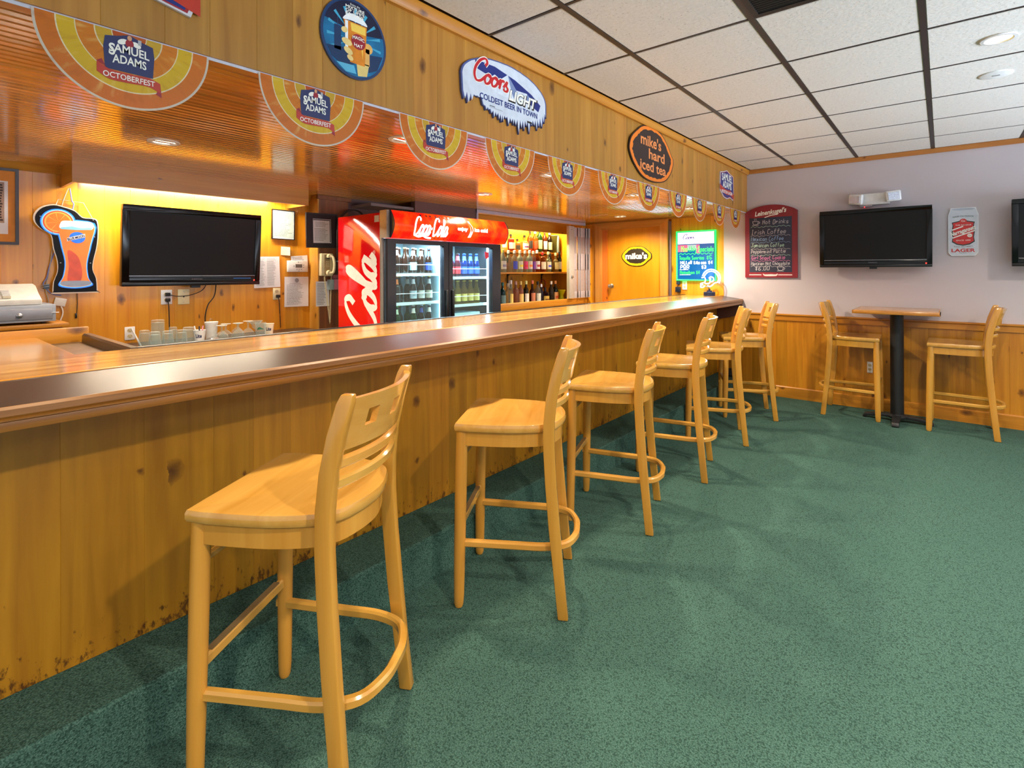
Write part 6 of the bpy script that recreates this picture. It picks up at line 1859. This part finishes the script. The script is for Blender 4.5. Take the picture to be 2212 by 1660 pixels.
tag(MB().box(XBk + 0.06, XFf - 0.09, ymid + 0.04, Y1 - 0.14, SHELF_R[0] + 0.001, SHELF_R[0] + 0.16).build('drinks_carton', mat('pale_carton', (196, 224, 232), 0.6), None, bevel=0.004), 'pale blue carton on the lowest shelf behind the far cooler door', 'carton')

# ------------------------------------------------------------------ liquor shelves in the closet
SH1, SH2, SHB = 1.655, 1.383, 0.9555
xs0, xs1 = -4.40, -4.10
for z, xs1, lab in ((SH1, -4.225, 'upper pine liquor shelf in the closet'), (SH2, -4.06, 'middle pine liquor shelf in the closet')):
    t = thing('liquor_shelf', lab, 'shelf', (xs0, 5.1, z), group='liquor closet shelves')
    MB().box(0, xs1 - xs0, -1.05, 1.10, -0.02, -0.0005).build('board', PINE_TRIM_Y, t)
    for y in (-0.8, 0.1, 0.85):
        b = MB().prism([(0.0, -0.0205), (xs1 - xs0 - 0.02, -0.0205), (xs1 - xs0 - 0.02, -0.025), (0.04, -0.030), (0.016, -0.05), (0.010, -0.15), (0.0, -0.15)], y - 0.008, y + 0.008, 'y')
        b.build('bracket', BLACKM, t)
_lq = {}
def liquor(label, x, y, z, h, r, shape, col, see, cap, lab, lab2=None, group=None, square=False, slant=False):
    t = thing('liquor_bottle', label, 'bottle', (x, y, z + 0.0004), group=group)
    nr = min(0.014, r * 0.42)
    sh = {'tall': (0.62, 0.76), 'round': (0.55, 0.66), 'squat': (0.66, 0.76), 'broad': (0.70, 0.78), 'cone': (0.30, 0.86)}[shape]
    prof = [(0, 0), (r * .94, 0), (r, 0.006), (r, h * sh[0]), (r * .86, h * (sh[0] + (sh[1] - sh[0]) * .45)), (nr * 1.15, h * sh[1]), (nr, h * 0.82), (nr, h * 0.92)]
    n_ = 4 if square else 14
    MB().lathe(prof, n_, cap=False).build('glass', gl(col, see), t)
    if see > 0.5 and sum(col) > 500:
        pass
    MB().lathe([(nr * 1.2, h * 0.86), (nr * 1.2, h * 0.985), (nr * 0.9, h), (0, h)], 10).build('cap', mat('spirit_cap_%d_%d_%d' % cap, cap, 0.35), t)
    if lab:
        m = mat('spirit_label_%d_%d_%d' % lab, lab, 0.55)
        lo, hi = (h * .14, h * .50)
        g = MB()
        rr = r * 1.012
        vs, fs = [], []
        k = 9
        for i in range(k):
            a = -1.25 + 2.2 * i / (k - 1)
            rad = rr if not square else rr * 0.74 / max(abs(math.cos(a - 0)), 0.4)
            vs += [(rr * math.cos(a), rr * math.sin(a), lo + (0.02 * i / k if slant else 0)), (rr * math.cos(a), rr * math.sin(a), hi + (0.02 * i / k if slant else 0))]
        for i in range(k - 1):
            fs.append((2 * i, 2 * i + 2, 2 * i + 3, 2 * i + 1))
        g.add(vs, fs).build('label', m, t)
        if lab2:
            g = MB()
            vs = []
            for i in range(k):
                a = -0.85 + 1.4 * i / (k - 1)
                vs += [(rr * 1.01 * math.cos(a), rr * 1.01 * math.sin(a), lo + h * .10), (rr * 1.01 * math.cos(a), rr * 1.01 * math.sin(a), lo + h * .20)]
            g.add(vs, fs).build('label_band', mat('spirit_label_%d_%d_%d' % lab2, lab2, 0.5), t)
    return t
AMB, CLR, DRK, GRE, FRO, ROS, TEA, BRN = (190, 90, 20), (226, 232, 226), (34, 26, 18), (40, 110, 40), (214, 226, 214), (226, 180, 160), (20, 80, 90), (110, 44, 16)
gA, gB, gC = 'liquor bottles on the upper closet shelf', 'liquor bottles on the middle closet shelf', 'liquor bottles on the closet counter'
K, WH, CR, YL, BLx, PK, ORx, PU, GR_ = (20, 18, 18), (232, 232, 228), (226, 214, 160), (236, 220, 60), (70, 80, 210), (226, 60, 120), (240, 140, 60), (130, 60, 160), (40, 90, 70)
XT = -4.305
KT = XT / -4.22
for (y, top, r, shp, col, see, cap, lab, lab2, w, sq) in (
        (4.92, 1.955, .040, 'tall', CLR, .8, (60, 44, 20), (236, 232, 214), None, 'tall clear liquor bottle with white label by the cooler, upper shelf', 0),
        (5.06, 1.868, .058, 'broad', AMB, .55, K, (206, 206, 180), None, 'square amber liqueur bottle with broad black cap, upper shelf', 1),
        (5.19, 1.812, .042, 'squat', (226, 190, 90), .6, K, (60, 54, 40), None, 'smallest round liqueur bottle with dark band, upper shelf', 0),
        (5.34, 1.868, .056, 'round', (236, 200, 110), .65, K, (240, 232, 200), (110, 60, 130), 'round-shouldered whisky bottle with cream label, upper shelf', 0),
        (5.46, 1.935, .040, 'tall', (230, 130, 40), .6, K, (40, 36, 36), None, 'amber whisky bottle with slanted black label, upper shelf', 0),
        (5.57, 1.940, .040, 'tall', (236, 140, 40), .6, WH, (220, 74, 40), None, 'amber whisky bottle with slanted red label, upper shelf', 0),
        (5.67, 1.980, .041, 'tall', GRE, .5, (40, 110, 80), (226, 226, 150), None, 'tall green whiskey bottle with yellowish label, upper shelf', 0),
        (5.79, 1.960, .040, 'tall', (150, 74, 30), .5, (190, 60, 50), WH, None, 'brown bottle with white label and red cap, upper shelf', 0),
        (5.90, 1.940, .042, 'tall', DRK, .3, CR, (226, 222, 180), None, 'dark bottle with cream label beside the blender jug, upper shelf', 0)):
    liquor(w, XT, y * KT, SH1, 1.4 + (top - 1.4) * KT - SH1, r, shp, col, see, cap, lab, lab2, gA, bool(sq), 'slanted' in w)
t = thing('blender_jug', 'empty clear blender jug with grey handle on the upper shelf', 'blender jug', (XT, 6.14, SH1))
MB().lathe([(0.045, 0.0), (0.05, 0.01), (0.075, 0.235), (0.078, 0.245), (0.072, 0.240), (0.044, 0.012)], 4, cap=False).build('jug', glass('smoky_plastic', (170, 160, 70), 0.72, 0.1, 0.4), t)
MB().box(0.052, 0.085, -0.012, 0.012, 0.0, 0.24).build('handle', mat('jug_handle_grey', (104, 122, 130), 0.4), t, bevel=0.004)
MB().lathe([(0.08, 0.244), (0.08, 0.256), (0.0, 0.258)], 4).build('lid', mat('jug_lid', (70, 84, 90), 0.4), t)
for (y, top, r, shp, col, see, cap, lab, lab2, w) in (
        (4.79, 1.66, .038, 'tall', CLR, .7, WH, (120, 130, 190), None, 'clear bottle half hidden by the cooler, middle shelf'),
        (4.90, 1.667, .046, 'cone', FRO, .35, (160, 170, 80), (216, 222, 216), (150, 150, 180), 'frosted pear-shaped vodka bottle, middle shelf'),
        (5.01, 1.660, .040, 'tall', CLR, .85, WH, None, None, 'plain clear bottle without label, middle shelf'),
        (5.13, 1.664, .040, 'tall', CLR, .8, (190, 200, 220), BLx, None, 'clear vodka bottle with blue label, middle shelf'),
        (5.24, 1.667, .041, 'tall', FRO, .5, (200, 206, 200), (216, 220, 200), YL, 'frosted vodka bottle with yellow band, middle shelf'),
        (5.35, 1.667, .038, 'tall', CLR, .7, (200, 206, 210), PK, (226, 30, 60), 'clear vodka bottle with pink and red label, middle shelf'),
        (5.445, 1.672, .040, 'tall', FRO, .5, (200, 206, 210), (220, 214, 200), ORx, 'frosted vodka bottle with orange band, middle shelf'),
        (5.53, 1.665, .034, 'tall', ROS, .6, (190, 190, 190), PU, None, 'slim bottle with purple label, middle shelf'),
        (5.61, 1.677, .040, 'tall', AMB, .6, WH, WH, (190, 60, 60), 'bourbon bottle with white cap and white label, middle shelf'),
        (5.735, 1.660, .048, 'broad', AMB, .6, (226, 30, 34), (236, 222, 190), None, 'broad bourbon bottle with red wax cap, middle shelf'),
        (5.87, 1.665, .042, 'round', (206, 200, 150), .6, CR, (226, 222, 196), BLx, 'rum bottle with cream label and blue spot, middle shelf'),
        (5.955, 1.650, .032, 'tall', DRK, .3, K, GR_, None, 'narrow dark bottle with green label, middle shelf'),
        (6.05, 1.652, .040, 'round', (226, 206, 140), .6, CR, (232, 224, 170), None, 'pale bottle with large yellowish label, middle shelf'),
        (6.145, 1.675, .032, 'tall', DRK, .25, K, (214, 210, 200), None, 'dark bottle with small pale label at the closet wall, middle shelf')):
    liquor(w, -4.125 - (0.0 if 'narrow dark' not in w else 0.03), y * 0.978, SH2, 1.4 + (top - 1.4) * 0.978 - SH2, r, shp, col, see, cap, lab, lab2, gB)
XL = -4.05
for (y, top, r, shp, col, see, cap, lab, lab2, w) in (
        (4.70, 1.262, .040, 'tall', TEA, .35, (20, 90, 100), (90, 130, 140), None, 'dark teal bottle beside the cooler on the closet counter'),
        (4.79, 1.25, .036, 'tall', CLR, .85, (150, 140, 120), None, None, 'first clear unlabelled bottle on the closet counter'),
        (4.855, 1.286, .030, 'tall', CLR, .85, (206, 206, 214), (226, 210, 120), None, 'tall clear bottle with small yellow label on the closet counter'),
        (4.95, 1.272, .040, 'tall', ROS, .8, (160, 130, 130), None, None, 'clear pinkish bottle on the closet counter'),
        (5.045, 1.270, .038, 'tall', ROS, .8, (200, 180, 110), (240, 200, 120), None, 'clear pinkish bottle with yellow label on the closet counter'),
        (5.155, 1.274, .036, 'tall', (90, 90, 70), .6, (206, 216, 150), WH, None, 'greenish bottle with white label on the closet counter'),
        (5.285, 1.278, .040, 'round', BRN, .5, (200, 110, 90), (190, 120, 90), None, 'red-brown liqueur bottle on the closet counter'),
        (5.40, 1.262, .042, 'tall', CLR, .8, K, (206, 214, 206), None, 'clear bottle with black cap and pale label on the closet counter'),
        (5.475, 1.225, .030, 'tall', (70, 60, 90), .5, (206, 216, 236), None, None, 'short bottle with silver cap on the closet counter'),
        (5.565, 1.18, .054, 'squat', (50, 26, 40), .25, K, (190, 160, 70), (110, 70, 30), 'squat dark whisky bottle with gold label on the closet counter'),
        (5.70, 1.26, .036, 'tall', (120, 100, 80), .6, (200, 190, 180), None, None, 'smoky clear bottle behind the gold label on the closet counter'),
        (5.80, 1.264, .040, 'tall', DRK, .25, (236, 170, 110), (236, 180, 120), (226, 90, 40), 'dark cream-liqueur bottle with orange label on the closet counter')):
    liquor(w, XL, y, SHB, top - SHB, r, shp, col, see, cap, lab, lab2, gC)
t = thing('yellow_jigger', 'bright yellow-green plastic measuring cup on the closet counter', 'measuring cup', (XL, 5.945, SHB))
MB().lathe([(0.0, 0.0), (0.045, 0.0), (0.042, 0.03), (0.026, 0.10), (0.030, 0.115), (0.052, 0.165), (0.054, 0.18), (0.050, 0.18), (0.028, 0.12)], 20, cap=False).build('cup', mat('lime_plastic', (216, 226, 20), 0.35), t)
MB().lathe([(0.055, 0.172), (0.058, 0.176), (0.055, 0.182)], 20, cap=False).build('rim', MATS['lime_plastic'], t)
t = thing('teal_funnel', 'teal plastic funnel beside the measuring cup', 'funnel', (XL + 0.02, 6.06, SHB))
MB().lathe([(0.05, 0.0), (0.048, 0.012), (0.012, 0.08), (0.008, 0.13), (0.006, 0.13)], 16, cap=False).build('cone', mat('teal_plastic', (40, 120, 140), 0.4), t)
MB().lathe([(0.054, 0.0), (0.054, 0.008)], 16).build('rim', mat('teal_plastic', (40, 120, 140), 0.4), t)
outlet('white outlet on the closet wall behind the counter bottles', (-4.398, 5.26, 1.22), ROT_X, 0.07, 0.11, WHITE)
tag(MB().lathe([(0.06, 0.0), (0.066, 0.006), (0.06, 0.014), (0.052, 0.006)], 24, (0, 0, 0), 'x', cap=False).build('red_roll', mat('red_tape', (170, 40, 40), 0.4), None, loc=(-4.397, 5.98, 1.215)), 'red ring hanging on the closet wall behind the measuring cup', 'ring')

# ------------------------------------------------------------------ folding shutter
sht = thing('folding_shutter', 'folded grey-lavender security shutter beside the closet opening', 'shutter', (XN + 0.02, 5.76, 1.03))
SG = mat('shutter_grey', (196, 192, 202), 0.35, 0.2)
SD = mat('shutter_inner', (176, 160, 158), 0.45)
MB().box(-0.01, 0.035, 0.0, 0.125, 0.0, 0.965).build('end_post', mat('shutter_post_grey', (196, 196, 194), 0.35, 0.3), sht, bevel=0.005)
MB().lathe([(0.018, 0.036), (0.018, 0.048), (0.008, 0.052), (0.0, 0.052)], 16, (0, 0.065, 0.29), 'x').build('lock', STEEL, sht)
MB().lathe([(0.006, 0.0355), (0.006, 0.037)], 10, (0, 0.06, 0.92), 'x').build('rivet', INKB, sht)
y = 0.13
for i, (w_, dx) in enumerate(((0.085, 0.0), (0.030, 0.02), (0.030, 0.005), (0.11, 0.012), (0.030, 0.03), (0.030, 0.012), (0.045, 0.028))):
    wide = w_ > 0.06
    f_ = MB()
    f_.box(dx, dx + 0.014, y, y + 0.010, 0.01, 0.95).box(dx, dx + 0.014, y + w_ - 0.010, y + w_, 0.01, 0.95)
    for z0, z1 in ((0.0, 0.09), (0.38, 0.60), (0.83, 0.955)):
        f_.box(dx - 0.002, dx + 0.016, y, y + w_, z0, z1)
    p_ = f_.build('leaf_frame', SG, sht, bevel=0.0015)
    MB().box(dx + 0.004, dx + 0.009, y + 0.010, y + w_ - 0.010, 0.09, 0.83).build('leaf_panel', SD, p_)
    y += w_ + 0.004
